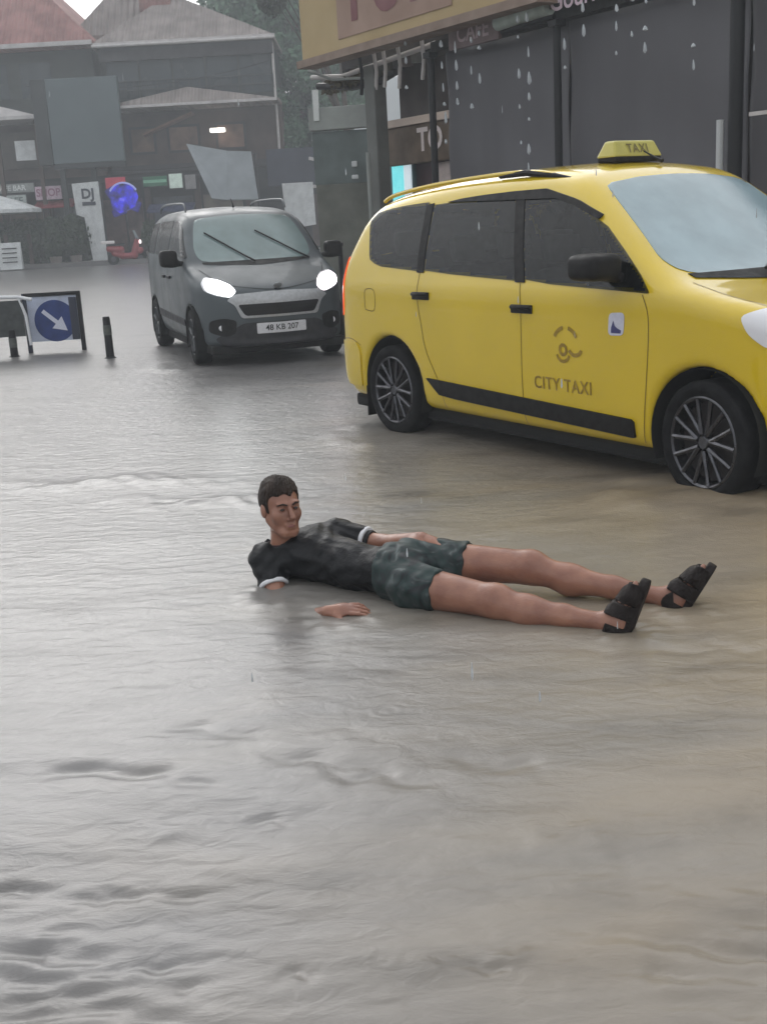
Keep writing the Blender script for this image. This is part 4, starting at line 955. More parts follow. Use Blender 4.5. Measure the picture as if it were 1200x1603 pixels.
kk = thing('kiosk', 'dark navy kiosk right of the pale tilted awning', 'kiosk', (-3.55, 57, 0))
MB().box((0, .6, 2.0), (3.0, 1.2, 4.0)).build('wall', M_DARK, kk)
MB().box((.1, -.05, 4.0), (2.3, .12, 1.7), bev=.03).build('navy_board', M_NAVY, kk)
MB().box((1.7, -.25, 4.15), (1.5, .5, .14), rot=Matrix.Rotation(.25, 3, 'Y')).build('canopy', M_EAVE, kk)
MB().box((1.45, -.25, 3.05), (1.1, .5, .14)).build('shelf', M_EAVE, kk)
MB().box((1.4, -.1, 1.5), (1.1, .1, 2.4)).build('shutter', M_BRN, kk)
po = thing('poster_board', 'white poster board on the kiosk, just above the van bonnet mirror', 'poster', (-3.15, 56.2, 0))
MB().prism([(-.75, 3.25), (.70, 3.25), (.72, 1.3), (-.20, 1.2), (-.70, 1.9)], Matrix.Identity(4), .06).build('board', M_CLOTH, po)
for x in (-.5, .5): MB().box((x, .12, 1.2), (.08, .08, 2.4)).build('leg', M_FASC, po)

# trees behind and between
def tree(name, loc, h, crown, n, size, m, label, seed, trunk_r=.22, group=None):
    t = thing(name, label, 'tree', loc, group=group); rng = random.Random(seed)
    mb = MB(); mb.tube([(0, 0, 0), (.1, 0, h * .3), (-.05, .1, h * .6), (0, 0, h * .85)], [trunk_r, trunk_r * .8, trunk_r * .55, trunk_r * .2], 8)
    for c in crown:
        mb.tube([(0, 0, h * .4), (c[0] * .5, c[1] * .5, h * .4 + (c[2] - h * .4) * .6), (c[0], c[1], c[2])], [trunk_r * .4, trunk_r * .25, trunk_r * .08], 6)
    mb.build('trunk', M_BARK, t, smooth=True)
    V, F = leaf_cloud(crown, n, size, seed); mesh_obj('crown', V, F, m, t, smooth=False)
    return t
def blobs(n, rx, ry, z0, z1, s, seed):
    rng = np.random.RandomState(seed); return [(rng.uniform(-rx, rx), rng.uniform(-ry, ry), rng.uniform(z0, z1), s * rng.uniform(.7, 1.3), s * rng.uniform(.7, 1.3), s * rng.uniform(.6, 1.1)) for _ in range(n)]
tree('broadleaf_tree', (-3.2, 66, 0), 14, blobs(26, 2.6, 2.0, 4, 14.8, 1.6, 5), 34000, .17, M_LEAF, 'tall pale green tree rising behind the kiosk, right of the restaurant roof', 5)
tree('broadleaf_tree', (-4.3, 61.5, 0), 8, blobs(12, .9, .9, 4.2, 8.4, .95, 16), 9000, .12, M_LEAF, 'slim green tree against the right end of the restaurant wall', 16)
tree('broadleaf_tree', (-1.1, 62, 0), 9, blobs(16, 1.7, 1.3, 2.5, 9.4, 1.2, 6), 20000, .14, M_LEAF, 'shorter green tree right behind the kiosk canopy', 6)
tree('broadleaf_tree', (-6.6, 74, 0), 15, blobs(16, 2.8, 2.0, 9, 16, 1.7, 8), 12000, .2, M_LEAF, 'distant green tree showing over the right slope of the restaurant roof', 8)
tree('overhanging_tree', (-.6, 46, 0), 11.5, [(c[0] - 2.35,) + c[1:] for c in blobs(8, .5, .8, 9.3, 12, .65, 9)], 3000, .14, M_LEAF2, 'dark leafed branches touching the left edge of the yellow sign board', 9, .15)

hills = mesh_obj('hills', *(lambda xs: ([(x, 260, -2) for x in xs] + [(x, 300, 26 + 7 * math.sin(x * .021 + 1) + 5 * math.sin(x * .05)) for x in xs] + [(x, 420, 40 + 9 * math.sin(x * .017)) for x in xs],
        [(i, i + 1, len(xs) + i + 1, len(xs) + i) for i in range(len(xs) - 1)] + [(len(xs) + i, len(xs) + i + 1, 2 * len(xs) + i + 1, 2 * len(xs) + i) for i in range(len(xs) - 1)]))(np.linspace(-300, 300, 60)), mat('hill_woods', (.06, .085, .06), rough=.9, var=.5, scale=.08)); tag(hills, kind='structure')
pv = MB().box((-9, 57.5, .06), (26, 6, .3)).build('pavement', mat('far_paving', (.20, .19, .19), rough=.35, var=.3, scale=.8)); tag(pv, kind='structure')

# ------------------------------------------------------------ the shop front behind the taxi
M_SHUT = mat('grey_vinyl_curtain', (.090, .088, .098), rough=.5, var=.25, scale=.7, bump=.08, bscale=3, stretch=(1, 1, .25))
M_SGNY = mat('faded_yellow_board', (.42, .31, .15), rough=.6, var=.12, scale=1.2)
M_SGNP = mat('faded_pink_paint', (.33, .215, .16), rough=.6, var=.15, scale=2)
M_CONC = mat('rain_dark_concrete', (.13, .135, .125), rough=.7, var=.4, scale=1.5, bump=.3, bscale=20)
M_CONC2 = mat('weathered_pale_render', (.30, .32, .30), rough=.7, var=.35, scale=1.2)
ANG = math.atan2(FD.y, FD.x)
def fthing(name, label, cat, t, out, z=0, group=None): return thing(name, label, cat, fac(t, out, z), ANG, group=group)
# in facade frames: local x runs along the front, local -y points to the street
# building shell (roof slab and back wall) with drop curtains
sf = fthing('shop_building', 'single storey covered shop front behind the taxi, closed with grey curtains', 'building', 0, 0)
MB().box((8.35, 2.8, 3.72), (14.0, 5.0, .22)).build('roof_slab', M_FASC, sf)
MB().box((8.4, 5.2, 1.8), (13.8, .25, 3.6)).build('back_wall', M_BRN, sf)
MB().box((3.1, 3.5, 1.75), (.25, 3.2, 3.5)).build('side_wall', M_FASC, sf)
MB().box((9.9, .02, 3.52), (11.6, .12, .12)).build('canopy_beam', M_TRIM, sf)
def curtain(t0, t1, label):
    xs = np.linspace(0, t1 - t0, 90); zs = np.linspace(.12, 3.45, 24); V = []; F = []
    for z in zs:
        for x in xs: V.append((x, .003 * math.sin(x * 9 + t0) + .0012 * math.sin(x * 23 + z) + .012 * math.sin(z * 5 + x * 2), z))
    nx = len(xs)
    for j in range(len(zs) - 1):
        for i in range(nx - 1): a = j * nx + i; F.append((a, a + 1, a + nx + 1, a + nx))
    c = fthing('drop_curtain', label, 'curtain', t0, -.10, group='grey drop curtains behind the taxi')
    o = mesh_obj('vinyl_sheet', V, F, M_SHUT, c); sm = o.modifiers.new('thickness', 'SOLIDIFY'); sm.thickness = .006
    MB().tube([(0, 0, .13), (t1 - t0, 0, .13)], .025, 8).build('bottom_bar', M_TRIM, c)
    return c
curtain(4.24, 6.53, 'grey drop curtain between the first and second black poles')
curtain(6.55, 9.02, 'grey drop curtain behind the taxi roof sign, between the second and third black poles')
curtain(9.05, 13.5, 'grey drop curtain right of the last black pole')
for t_, lab, r in ((4.15, 'slim black pole nearest the red shop corner', .045), (6.54, 'slim black pole above the middle of the taxi roof', .045), (9.03, 'thick black pole at the right edge behind the taxi windscreen', .068)):
    p_ = fthing('canopy_pole', lab, 'pole', t_, .08, 0, 'black poles holding up the canopy')
    MB().tube([(0, 0, -.1), (0, 0, 3.46)], r, 12).build('shaft', M_BLACK, p_, smooth=True)
    MB().box((0, 0, 3.42), (r * 3.2, r * 3.2, .07), bev=.01).build('cap', M_BLACK, p_)
    if r > .06: MB().tube([(-.13, -.06, .3), (-.13, -.06, 2.20)], .035, 8).build('drain_pipe', mat('pale_pipe', (.45, .47, .48), rough=.35), p_); MB().box((.42, .0, 2.22), (.5, .04, .035)).build('cross_bar', M_EAVE, p_)

# big faded yellow sign board
sy = fthing('sign_board', 'huge faded yellow sign board with pink letters cut off by the top of the picture', 'sign', 1.42, .28, 3.69)
MB().box((2.6, 0, 1.05), (5.2, .22, 2.1), bev=.02).build('board', M_SGNY, sy)
MB().box((2.6, -.03, -.04), (5.3, .30, .10)).build('bottom_trim', mat('sign_edge', (.24, .17, .13), rough=.6, var=.2, scale=5), sy)
MB().box((2.35, -.118, 1.10), (2.6, .012, 1.9)).build('painted_panel', M_SGNP, sy)
Vt, Ft = text_mesh('TUR', 1.5, bold=.03, spacing=1.05)
M_SL2 = mat('deep_pink_letters', (.19, .065, .07), rough=.6, var=.15, scale=3)
mesh_obj('lettering', [(v[0] * .78 + 2.30, -.130, v[1] + .80) for v in Vt], Ft, M_SL2, sy, smooth=False)
# wires, brackets and pipes under the sign
un = fthing('pipe_bundle', 'tangle of pale pipes and brackets under the left end of the yellow sign', 'pipes', 1.25, .1, 3.4)
rng = random.Random(7); pb = []
MB().tube([(-.1, 0, .12), (.6, .1, .05), (1.6, .1, .10), (2.9, .1, .16)], .035, 8).build('pipe', M_EAVE, un, smooth=True)
MB().tube([(-.1, .1, .0), (.7, .2, -.10), (1.5, .15, -.12), (1.9, .15, -.05)], .05, 8).build('pipe', M_BLACK, un, smooth=True)
MB().tube([(0, -.1, .2), (.5, 0, .02), (1.3, .1, -.05)], .02, 6).build('pipe', M_CONC2, un, smooth=True)
for x in (1.25, 1.62, 1.85, 2.2, 2.75): MB().tube([(x, 0, .22), (x - .05, .06, .0), (x - .16, .1, -.28 + .1 * rng.random())], .028, 6).build('bracket', M_EAVE if x not in (1.25,) else M_BLACK, un)
for k in range(9): MB().box((.5 + .22 * k, .25, .06 + .05 * rng.random()), (.12, .1, .16)).build('clamp', [M_BLACK, M_BRN, M_CONC][k % 3], un)
V, F = leaf_cloud([(x, .2, -.02, .22, .12, .10) for x in np.arange(.1, 1.4, .2)], 500, .05, 12); mesh_obj('dead_leaves', V, F, mat('dry_leaves', (.12, .10, .06), rough=.8), un, smooth=False)

# fascia signs along the canopy edge
s1 = fthing('fascia_sign', 'short pinkish lettered sign on the canopy edge, right of the yellow board', 'sign', 5.12, .12, 3.55)
MB().box((0, 0, 0), (.98, .05, .30), bev=.01).build('board', mat('dull_rose_board', (.17, .12, .12), rough=.6, var=.2, scale=5), s1)
Vt, Ft = text_mesh('CAFE', .27, bold=.004)
mesh_obj('lettering', [(v[0], -.032, v[1]) for v in Vt], Ft, mat('rose_letters', (.40, .31, .32), rough=.6), s1, smooth=False)
s2 = fthing('fascia_sign', 'pale pink lettering on the canopy edge at the top, above the taxi roof sign', 'sign', 7.1, .14, 3.62)
MB().box((0, 0, .06), (1.35, .05, .24), bev=.01).build('board', M_FASC, s2)
Vt, Ft = text_mesh('Gourmet', .30, bold=.004)
mesh_obj('lettering', [(v[0], -.034, v[1]) for v in Vt], Ft, mat('pale_rose_letters', (.55, .44, .50), rough=.6), s2, smooth=False)
bmn = fthing('awning_roll', 'pale green rolled awning on the canopy edge between the two pink signs', 'awning', 5.62, .16, 3.56)
MB().tube([(0, 0, 0), (.45, 0, .02), (.9, 0, .03)], .085, 12).build('rolled_cloth', mat('pale_green_cloth', (.36, .42, .38), rough=.6, var=.25, scale=6), bmn, smooth=True)
MB().tube([(0, .06, -.09), (.9, .06, -.07)], .03, 8).build('bar', M_BLACK, bmn)
dk = fthing('climbing_plant', 'dark leafy plant growing over the canopy above the rolled awning', 'plant', 5.9, .05, 3.8)
V, F = leaf_cloud([(x, 0, .05, .2, .15, .09) for x in np.arange(-.3, .7, .15)], 900, .045, 15); mesh_obj('foliage', V, F, M_LEAF2, dk, smooth=False)

# corner shop with the TC sign, seen between column and first pole
ts = fthing('corner_sign', 'brown shop sign with pale top edge and white letters left of the first black pole', 'sign', 3.02, -.5, 2.42)
MB().box((.02, 0, .02), (1.60, .10, .52), bev=.02).build('board', mat('brown_sign', (.13, .085, .05), rough=.6, var=.4, scale=4), ts)
MB().box((.02, -.06, .33), (1.62, .06, .10)).build('top_edge', mat('cream_edge', (.62, .50, .42), rough=.5), ts)
Vt, Ft = text_mesh('TO', .42, bold=.012)
mesh_obj('lettering', [(v[0] + .30, -.062, v[1] + .05) for v in Vt], Ft, mat('cream_letters', (.66, .58, .56), rough=.5), ts, smooth=False)
wl = fthing('corner_wall', 'dark red shop wall under the brown sign', 'wall', 2.25, -.75, 0)
MB().box((.85, 0, 1.1), (1.75, .12, 2.2)).build('lower_panel', mat('maroon_panel', (.085, .035, .045), rough=.6, var=.4, scale=3), wl)
MB().box((.85, .02, 2.95), (1.75, .12, 1.2)).build('upper_panel', mat('dark_brown_panel', (.075, .06, .055), rough=.7, var=.3, scale=2), wl)
p1 = fthing('lit_poster', 'bright turquoise and white lit poster under the brown sign', 'poster', 2.42, -.58, 1.72)
MB().box((0, 0, 0), (.60, .06, 1.10), bev=.01).build('frame', mat('poster_frame', (.03, .09, .10), rough=.5), p1)
MB().box((-.06, -.04, 0), (.30, .03, .98)).build('turquoise_panel', mat('turquoise_glow', (.08, .42, .45), emit=(.12, .62, .66), estr=.55, var=.4, scale=3, col2=(.3, .6, .6)), p1)
MB().box((.18, -.04, 0), (.17, .03, .98)).build('white_panel', mat('white_glow', (.6, .66, .7), emit=(.6, .7, .75), estr=.4), p1)
p2 = fthing('paper_notice', 'cream notice with a slanted lower edge beside the first black pole', 'poster', 3.42, -.58, 1.80)
MB().prism([(-.20, .36), (.28, .38), (.26, -.05), (-.06, -.30), (-.16, -.20)], Matrix.Identity(4), .02).build('sheet', mat('cream_paper', (.55, .46, .43), rough=.7, var=.2, scale=8), p2)

# concrete column and side passage at the corner
cl = fthing('concrete_column', 'weathered grey concrete column under the left end of the yellow sign', 'column', 2.62, -.05, 0)
MB().box((0, 0, 1.75), (.26, .20, 3.5), bev=.02).build('shaft', M_CONC, cl)
MB().tube([(.20, -.3, 0), (.20, -.3, 2.35)], .03, 8).build('drain_pipe', M_CONC2, cl)
gw = thing('garden_wall', 'mossy grey wall and boarding left of the concrete column', 'wall', (-.35, 21.5, 0), -.25)
MB().box((.10, 0, 1.05), (1.25, .2, 2.1), bev=.01).build('wall', M_CONC2 if False else mat('mossy_render', (.15, .155, .13), rough=.7, var=.4, scale=2, bump=.3), gw)
MB().box((.05, .02, 2.55), (1.20, .16, .90), bev=.01).build('boarding', mat('grey_green_board', (.12, .15, .145), rough=.6, var=.35, scale=2), gw)
MB().box((.02, -.02, 3.22), (1.20, .22, .38), bev=.01).build('pale_lintel', M_CONC2, gw)
MB().box((-.42, -.14, 3.45), (.10, .04, .52)).build('light_panel', mat('light_white_board', (.6, .62, .6), rough=.5), gw)
MB().box((.22, -.14, 2.42), (.10, .05, .10), bev=.02).build('wall_lamp', M_CLOTH, gw)
MB().box((.22, -.14, 2.20), (.12, .05, .07), bev=.02).build('socket_box', M_CLOTH, gw)
gp = thing('gate_post', 'short black post just left of the taxi rear corner', 'post', (-.42, 17.3, 0))
MB().tube([(0, 0, -.05), (0, 0, 1.12)], .035, 10).build('shaft', M_BLACK, gp); MB().box((0, 0, 1.13), (.10, .10, .05), bev=.01).build('cap', M_BLACK, gp)

# rainwater dripping from the canopy edge: broken strings of drops
M_DROP = mat('falling_water', (.70, .74, .77), rough=.12, spec=1.0, trans=.5, ior=1.33)
def drip(t_, out, z1, z0, label, seed, dens=9, sz=.02):
    rng = random.Random(seed); d_ = fthing('rain_drip', label, 'dripping water', t_, out, 0, 'streams of rain dripping from the canopy')
    mb = MB(); z = z1; x = 0
    while z > z0:
        L = sz * rng.uniform(1.2, 4.2); x += rng.uniform(-.018, .018); r = sz * rng.uniform(.35, .75)
        mb.tube([(x, 0, z), (x + .004, 0, z - L * .35), (x + .006, 0, z - L * .8), (x + .006, 0, z - L)], [r * .25, r * .8, r, r * .3], 8)
        z -= L + rng.uniform(.4, 1.8) / dens
    mb.build('drops', M_DROP, d_, smooth=True)
for t_, z1, z0, lab, sd_ in ((4.75, 3.5, 2.3, 'faint chain of drops between the first pole and the pink sign', 11), (6.2, 3.55, 2.2, 'chain of drops on the left of the second pole', 12), (7.95, 3.45, 3.1, 'two drops right of the scattered drops on the long curtain', 13), (3.98, 3.6, 2.9, 'broken stream of drops just left of the first black pole', 1), (5.02, 3.45, 2.75, 'broken stream of drops under the first pink sign', 2), (5.35, 3.45, 2.6, 'thin drips right of the pink sign', 3), (5.52, 3.5, 2.9, 'pair of drips left of the rolled awning', 4),
                          (6.35, 3.55, 1.95, 'long drip running down beside the second black pole', 5), (6.95, 3.2, 2.6, 'few slow drops right of the second pole', 6), (7.75, 3.4, 2.9, 'scattered drops in the middle of the long curtain', 7), (8.12, 3.4, 2.95, 'drops falling near the third pole', 8), (8.75, 3.3, 2.7, 'drip beside the thick black pole', 9), (7.25, 3.5, 3.2, 'short row of drops under the pale pink lettering', 10)):
    drip(t_, .35, z1, z0, lab, sd_, dens=5 + sd_ % 3, sz=.033)

# ------------------------------------------------------------ traffic bits on the square
def bollard(loc, h, label, g=None):
    b = thing('bollard', label, 'bollard', loc, group=g)
    MB().lathe([(.001, h), (.04, h), (.045, h - .03), (.05, 0.02), (.075, .0), (.075, -.1)], Matrix.Identity(4) @ Matrix(((1, 0, 0, 0), (0, 0, 1, 0), (0, 1, 0, 0), (0, 0, 0, 1))) @ Matrix(((1, 0, 0, 0), (0, 1, 0, 0), (0, 0, 1, 0), (0, 0, 0, 1))), 20).build('post', M_BLACK, b, smooth=True)
    MB().lathe([(.049, h - .10), (.0505, h - .12), (.0515, h - .20), (.050, h - .22)], Matrix(((1, 0, 0, 0), (0, 0, 1, 0), (0, 1, 0, 0), (0, 0, 0, 1))), 20).build('reflective_band', mat('worn_band', (.10, .11, .10), rough=.4, var=.5, scale=20), b, smooth=True)
bollard((-3.215, 14.1, 0), .50, 'short black bollard standing in the water right of the blue arrow sign')
bollard((-4.62, 14.9, 0), .34, 'small black bollard between the two sign panels at the left edge')
ar = thing('direction_sign', 'low barrier sign with a white arrow pointing down right on a dark blue disc', 'sign', (-4.17, 15.3, 0), .03)
MB().box((0, 0, .44), (.68, .03, .60), bev=.005).build('panel', mat('pale_blue_panel', (.52, .57, .70), rough=.5, var=.2, scale=6), ar)
MB().lathe([(.001, -.022), (.265, -.022), (.27, -.016)], Matrix.Translation((.02, 0, .40)), 40).build('disc', mat('sign_blue', (.018, .045, .20), rough=.45, var=.3, scale=7), ar, smooth=False)
R45 = Matrix.Translation((.02, -.03, .40)) @ Matrix.Rotation(math.radians(42), 4, 'Y')
MB().prism([(-.20, .026), (.03, .026), (.03, .10), (.20, 0), (.03, -.10), (.03, -.026), (-.20, -.026)], R45, .006).build('arrow', mat('sign_white', (.62, .64, .74), rough=.5), ar)
MB().box((0, -.005, .745), (.70, .05, .05)).build('top_rail', M_BLACK, ar)
for x in (-.35, .35): MB().box((x, .0, .34), (.055, .055, .86), bev=.008).build('leg', M_BLACK if x > 0 else M_NAVY, ar)
MB().box((.27, -.02, .42), (.10, .02, .55), bev=.01).build('side_strip', M_NAVY, ar)
br = thing('street_barrier', 'grey mesh street barrier at the left edge beside the blue arrow sign', 'barrier', (-4.98, 15.05, 0), .03)
MB().box((0, 0, .47), (.98, .03, .46), bev=.005).build('mesh_panel', mat('grey_mesh', (.06, .066, .066), rough=.6, var=.3, scale=14), br)
MB().tube([(-.5, 0, .76), (0, 0, .76), (.45, 0, .74), (.62, 0, .70)], .022, 8).build('top_rail', M_CHROME if False else M_WHITE, br, smooth=True)
MB().tube([(.45, 0, .74), (.52, 0, .5), (.54, 0, .12)], .02, 8).build('leg', M_WHITE, br)
MB().tube([(-.5, 0, .76), (-.52, 0, .5), (-.54, 0, -.05)], .02, 8).build('leg', M_WHITE, br)

# ------------------------------------------------------------ raindrops close to the camera
RL = ['raindrop falling in the foreground, largest of the few in the air', 'raindrop in front of the taxi door lettering', 'raindrop crossing the dark middle window of the taxi', 'raindrop low over the water right of the largest one', 'raindrop over the open water left of the lying man', 'raindrop in front of the patterned shorts']
rr_ = random.Random(21)
for k in range(26):
    y = rr_.uniform(2.6, 7.5); x = rr_.uniform(-.33, .33) * y; z = CAM_H + y * rr_.uniform(-.45, .14)
    if z < .15: continue
    L = .005 + .0022 * y * rr_.uniform(.5, 1.1); o = MB().tube([(0, 0, L), (0, 0, L * .3), (0, 0, -L * .5), (0, 0, -L)], [.0005, .0012, .0017, .0006], 6).build('raindrop', M_DROP, None, smooth=True)
    o.location = (x, y, z); tag(o, 'small faint raindrop in the air among the scattered rain', 'raindrop', 'faint scattered raindrops')
for k, (x, y, z) in enumerate([(.148, 2.0, .66), (.42, 2.6, 1.10), (.30, 3.2, 1.35 + .1), (.28, 2.05, .58), (-.30, 2.3, .55), (.05, 2.6, .72)]):
    L = .011 if k else .018
    o = MB().tube([(0, 0, L), (0, 0, L * .35), (0, 0, -L * .5), (0, 0, -L)], [.0006, .0017, .0023, .0008], 8).build('raindrop', M_DROP, None, smooth=True)
    o.location = (x, y, z); tag(o, RL[k], 'raindrop', 'falling raindrops')

# ------------------------------------------------------------ the man lying in the water
def A3(*p): return np.array(p, float)
class Sdf:
    """round cones and ellipsoids blended into one body"""
    def __init__(s): s.items = []
    def cone(s, a, b, ra, rb, k=.03, flat=1.0, fdir=(0, 0, 1)): s.items.append(('c', A3(*a), A3(*b), ra, rb, k, flat, A3(*fdir))); return s
    def ell(s, c, r, M=None, k=.03, sub=False): s.items.append(('s' if sub else 'e', A3(*c), A3(*r), np.eye(3) if M is None else M, k)); return s
    def ev(s, X, Y, Z):
        D = None
        for it in s.items:
            if it[0] == 'c':
                _, a, b, ra, rb, k, fl, fd = it; d = b - a; L2 = d @ d + 1e-12
                px, py, pz = X - a[0], Y - a[1], Z - a[2]
                t = np.clip((px * d[0] + py * d[1] + pz * d[2]) / L2, 0, 1)
                qx, qy, qz = px - t * d[0], py - t * d[1], pz - t * d[2]
                if fl != 1.0:
                    u = qx * fd[0] + qy * fd[1] + qz * fd[2]; g = (1 / fl - 1) * u
                    qx, qy, qz = qx + g * fd[0], qy + g * fd[1], qz + g * fd[2]
                v = np.sqrt(qx * qx + qy * qy + qz * qz) - (ra + (rb - ra) * t)
            else:
                _, c, r, M, k = it
                px, py, pz = X - c[0], Y - c[1], Z - c[2]
                q = [(M[i, 0] * px + M[i, 1] * py + M[i, 2] * pz) / r[i] for i in range(3)]
                n = np.sqrt(q[0] ** 2 + q[1] ** 2 + q[2] ** 2); v = (n - 1) * r.min() * .5 + (n - 1) * r.max() * .5 if False else (n - 1) * (r.prod() ** (1 / 3))
            if D is None: D = v
            elif it[0] == 's': D = smax(D, -v, k)
            else: D = smin(D, v, k)
        return D
def sdf_mesh(fn, lo, hi, h, relax=1):
    X, Y, Z, o = grid_of(lo, hi, h); F = fn(X, Y, Z); V, Q = snet(F, o, h)
    for _ in range(relax):
        S = np.zeros_like(V); c = np.zeros(len(V))
        for k in range(4):
            i, j = Q[:, k], Q[:, (k + 1) % 4]
            np.add.at(S, i, V[j]); np.add.at(S, j, V[i]); np.add.at(c, i, 1); np.add.at(c, j, 1)
        V = V * .5 + .5 * S / c[:, None]
    return V, Q
def unit(v): v = A3(*v); return v / np.linalg.norm(v)

def skin_mat():
    m = mat('skin', (.33, .155, .10), rough=.40, var=.2, scale=11, col2=(.23, .10, .066), bump=.12, bscale=160)
    b = m.node_tree.nodes['Principled BSDF']; b.inputs['Subsurface Weight'].default_value = .0; b.inputs['Subsurface Radius'].default_value = (.012, .005, .003); b.inputs['Coat Weight'].default_value = .25; b.inputs['Coat Roughness'].default_value = .25
    return m
M_SKIN = skin_mat()
M_SHIRT = mat('wet_black_cotton', (.0085, .009, .011), rough=.5, spec=.3, var=.4, scale=14, bump=.25, bscale=60)
M_CUFF = mat('white_cuff', (.70, .70, .72), rough=.6)
M_NECK_SHADE = mat('neck_shadow_maroon', (.035, .008, .012), rough=.6)  # reddish shadow under the chin, painted as the colour of a band
M_HAIR = mat('dark_hair', (.040, .025, .018), rough=.6, spec=.3, var=.5, scale=45, bump=1.0, bscale=170, stretch=(1, .25, .25))
M_EYE = mat('eye_dark', (.03, .018, .015), rough=.2)
M_LIP = mat('lips', (.24, .09, .08), rough=.45)
M_SAND = mat('dark_sandal', (.014, .009, .008), rough=.6, spec=.25, var=.4, scale=40, bump=.3, bscale=80)
def shorts_mat():
    m = mat('patterned_shorts', (.03, .045, .045), rough=.6); nt = m.node_tree; b = nt.nodes['Principled BSDF']
    tc = N(nt, 'ShaderNodeTexCoord'); n = N(nt, 'ShaderNodeTexNoise'); n.inputs['Scale'].default_value = 13; n.inputs['Detail'].default_value = 5; n.inputs['Distortion'].default_value = 1.2
    nt.links.new(tc.outputs['Object'], n.inputs['Vector'])
    r = ramp(nt, [(.38, (.008, .010, .013)), (.50, (.014, .034, .032)), (.60, (.03, .038, .04)), (.72, (.11, .14, .135))], n.outputs['Fac'])
    nt.links.new(r.outputs[0], b.inputs['Base Color']); return m
M_SHORT = shorts_mat()

man = thing('person', 'man in black T-shirt and dark shorts lying back in the flood, propped on one elbow', 'person', (-.1, 4.4, -.012))
OFF = A3(-.1, 4.4, 0)
def put(name, V, Q, m, parent=None): return mesh_obj(name, np.asarray(V) - (OFF if (parent is None or parent is man) else OFF), Q, m, parent or man)

# joints (metres, world)
J = dict(neck=A3(-0.455, 4.760, 0.134), head=A3(-0.432, 4.740, 0.316), Rs=A3(-0.510, 4.730, 0.106), Ls=A3(-0.209, 4.900, 0.146), chest=A3(-0.318, 4.760, 0.097), abd=A3(-0.129, 4.600, 0.094), pel=A3(0.044, 4.450, 0.106), Lel=A3(-0.007, 4.780, 0.131), Lwr=A3(0.150, 4.520, 0.222), Rh=A3(0.098, 4.330, 0.084), Lh=A3(0.141, 4.520, 0.130), Rk=A3(0.403, 4.120, 0.071), Ra=A3(0.787, 3.930, 0.032), Lk=A3(0.570, 4.360, 0.122), La=A3(1.058, 4.150, 0.038), Rel=A3(-0.440, 4.540, -0.120), Rwr=A3(-0.232, 4.250, 0.020))
fw = unit((.47, -.88, .05)); up = unit((-.06, .10, 1)); rt = unit(np.cross(fw, up)); up = unit(np.cross(rt, fw))
HM = np.stack([rt, fw, up])                     # rows: right, forward, up of the head
HC = J['head'] + up * .012
def hp(x, y, z): return HC + rt * x + fw * y + up * z

body = Sdf()
# torso under the shirt
body.cone(J['Rs'], J['Ls'], .045, .045, .03)
body.cone(J['chest'], J['abd'], .075, .07, .03, .85)
body.cone(J['abd'], J['pel'], .07, .085, .04, .9)
body.cone(J['neck'] + A3(.01, -.0, -.05), hp(0, -.014, -.08), .052, .047, .03)
# arms
body.cone(J['Rs'], J['Rel'], .052, .042, .03); body.cone(J['Rel'], J['Rwr'], .041, .027, .02)
body.cone(J['Ls'], J['Lel'], .052, .041, .03); body.cone(J['Lel'], J['Lwr'], .042, .027, .02)
# legs
body.cone(J['pel'], J['Rh'], .09, .082, .04); body.cone(J['pel'], J['Lh'], .09, .082, .04)
body.cone(J['Rh'], J['Rk'], .086, .062, .04); body.cone(J['Lh'], J['Lk'], .088, .066, .04)
for a, b, dn in (('Rk', 'Ra', A3(0, 0, -.014)), ('Lk', 'La', A3(0, 0, -.014))):
    P, Qe = J[a], J[b]; c1 = P + (Qe - P) * .30 + dn; c2 = P + (Qe - P) * .62 + dn * .4
    body.cone(P, c1, .056, .057, .04); body.cone(c1, c2, .057, .041, .04); body.cone(c2, Qe, .041, .033, .03)
    body.ell(P + A3(-.0, -.008, .030), (.036, .034, .03), None, .04)

def foot(s, ank, toe_dir, sole_n, L=.235):
    """foot from the ankle: heel below, toes along toe_dir, sole facing sole_n"""
    t = unit(toe_dir); n = unit(sole_n); n = unit(n - t * (n @ t)); w = np.cross(t, n)
    heel = ank + n * .045 - t * .045; ball = ank + n * .052 + t * .125; tip = ball + t * .055
    s.cone(heel, ank, .032, .036, .03); s.cone(heel + n * .0, ball, .030, .028, .03); s.cone(ank + n * .005, ball - n * .004, .034, .024, .03)
    for k in range(5):
        off = (k - 2) * .017; ln = (.050, .046, .040, .034, .028)[k]
        b0 = ball + w * off; s.cone(b0, b0 + t * ln, .0125 if k else .015, .0085 if k else .0125, .010)
    for o in (-.022, .022): s.cone(heel + t * .02, ball + w * o, .022, .022, .02)
    return heel, ball, t, n, w
RF = foot(body, J['Ra'], (.36, .10, .92), (.86, -.42, -.25)); LF = foot(body, J['La'], (.52, .02, .84), (.80, -.35, -.45))

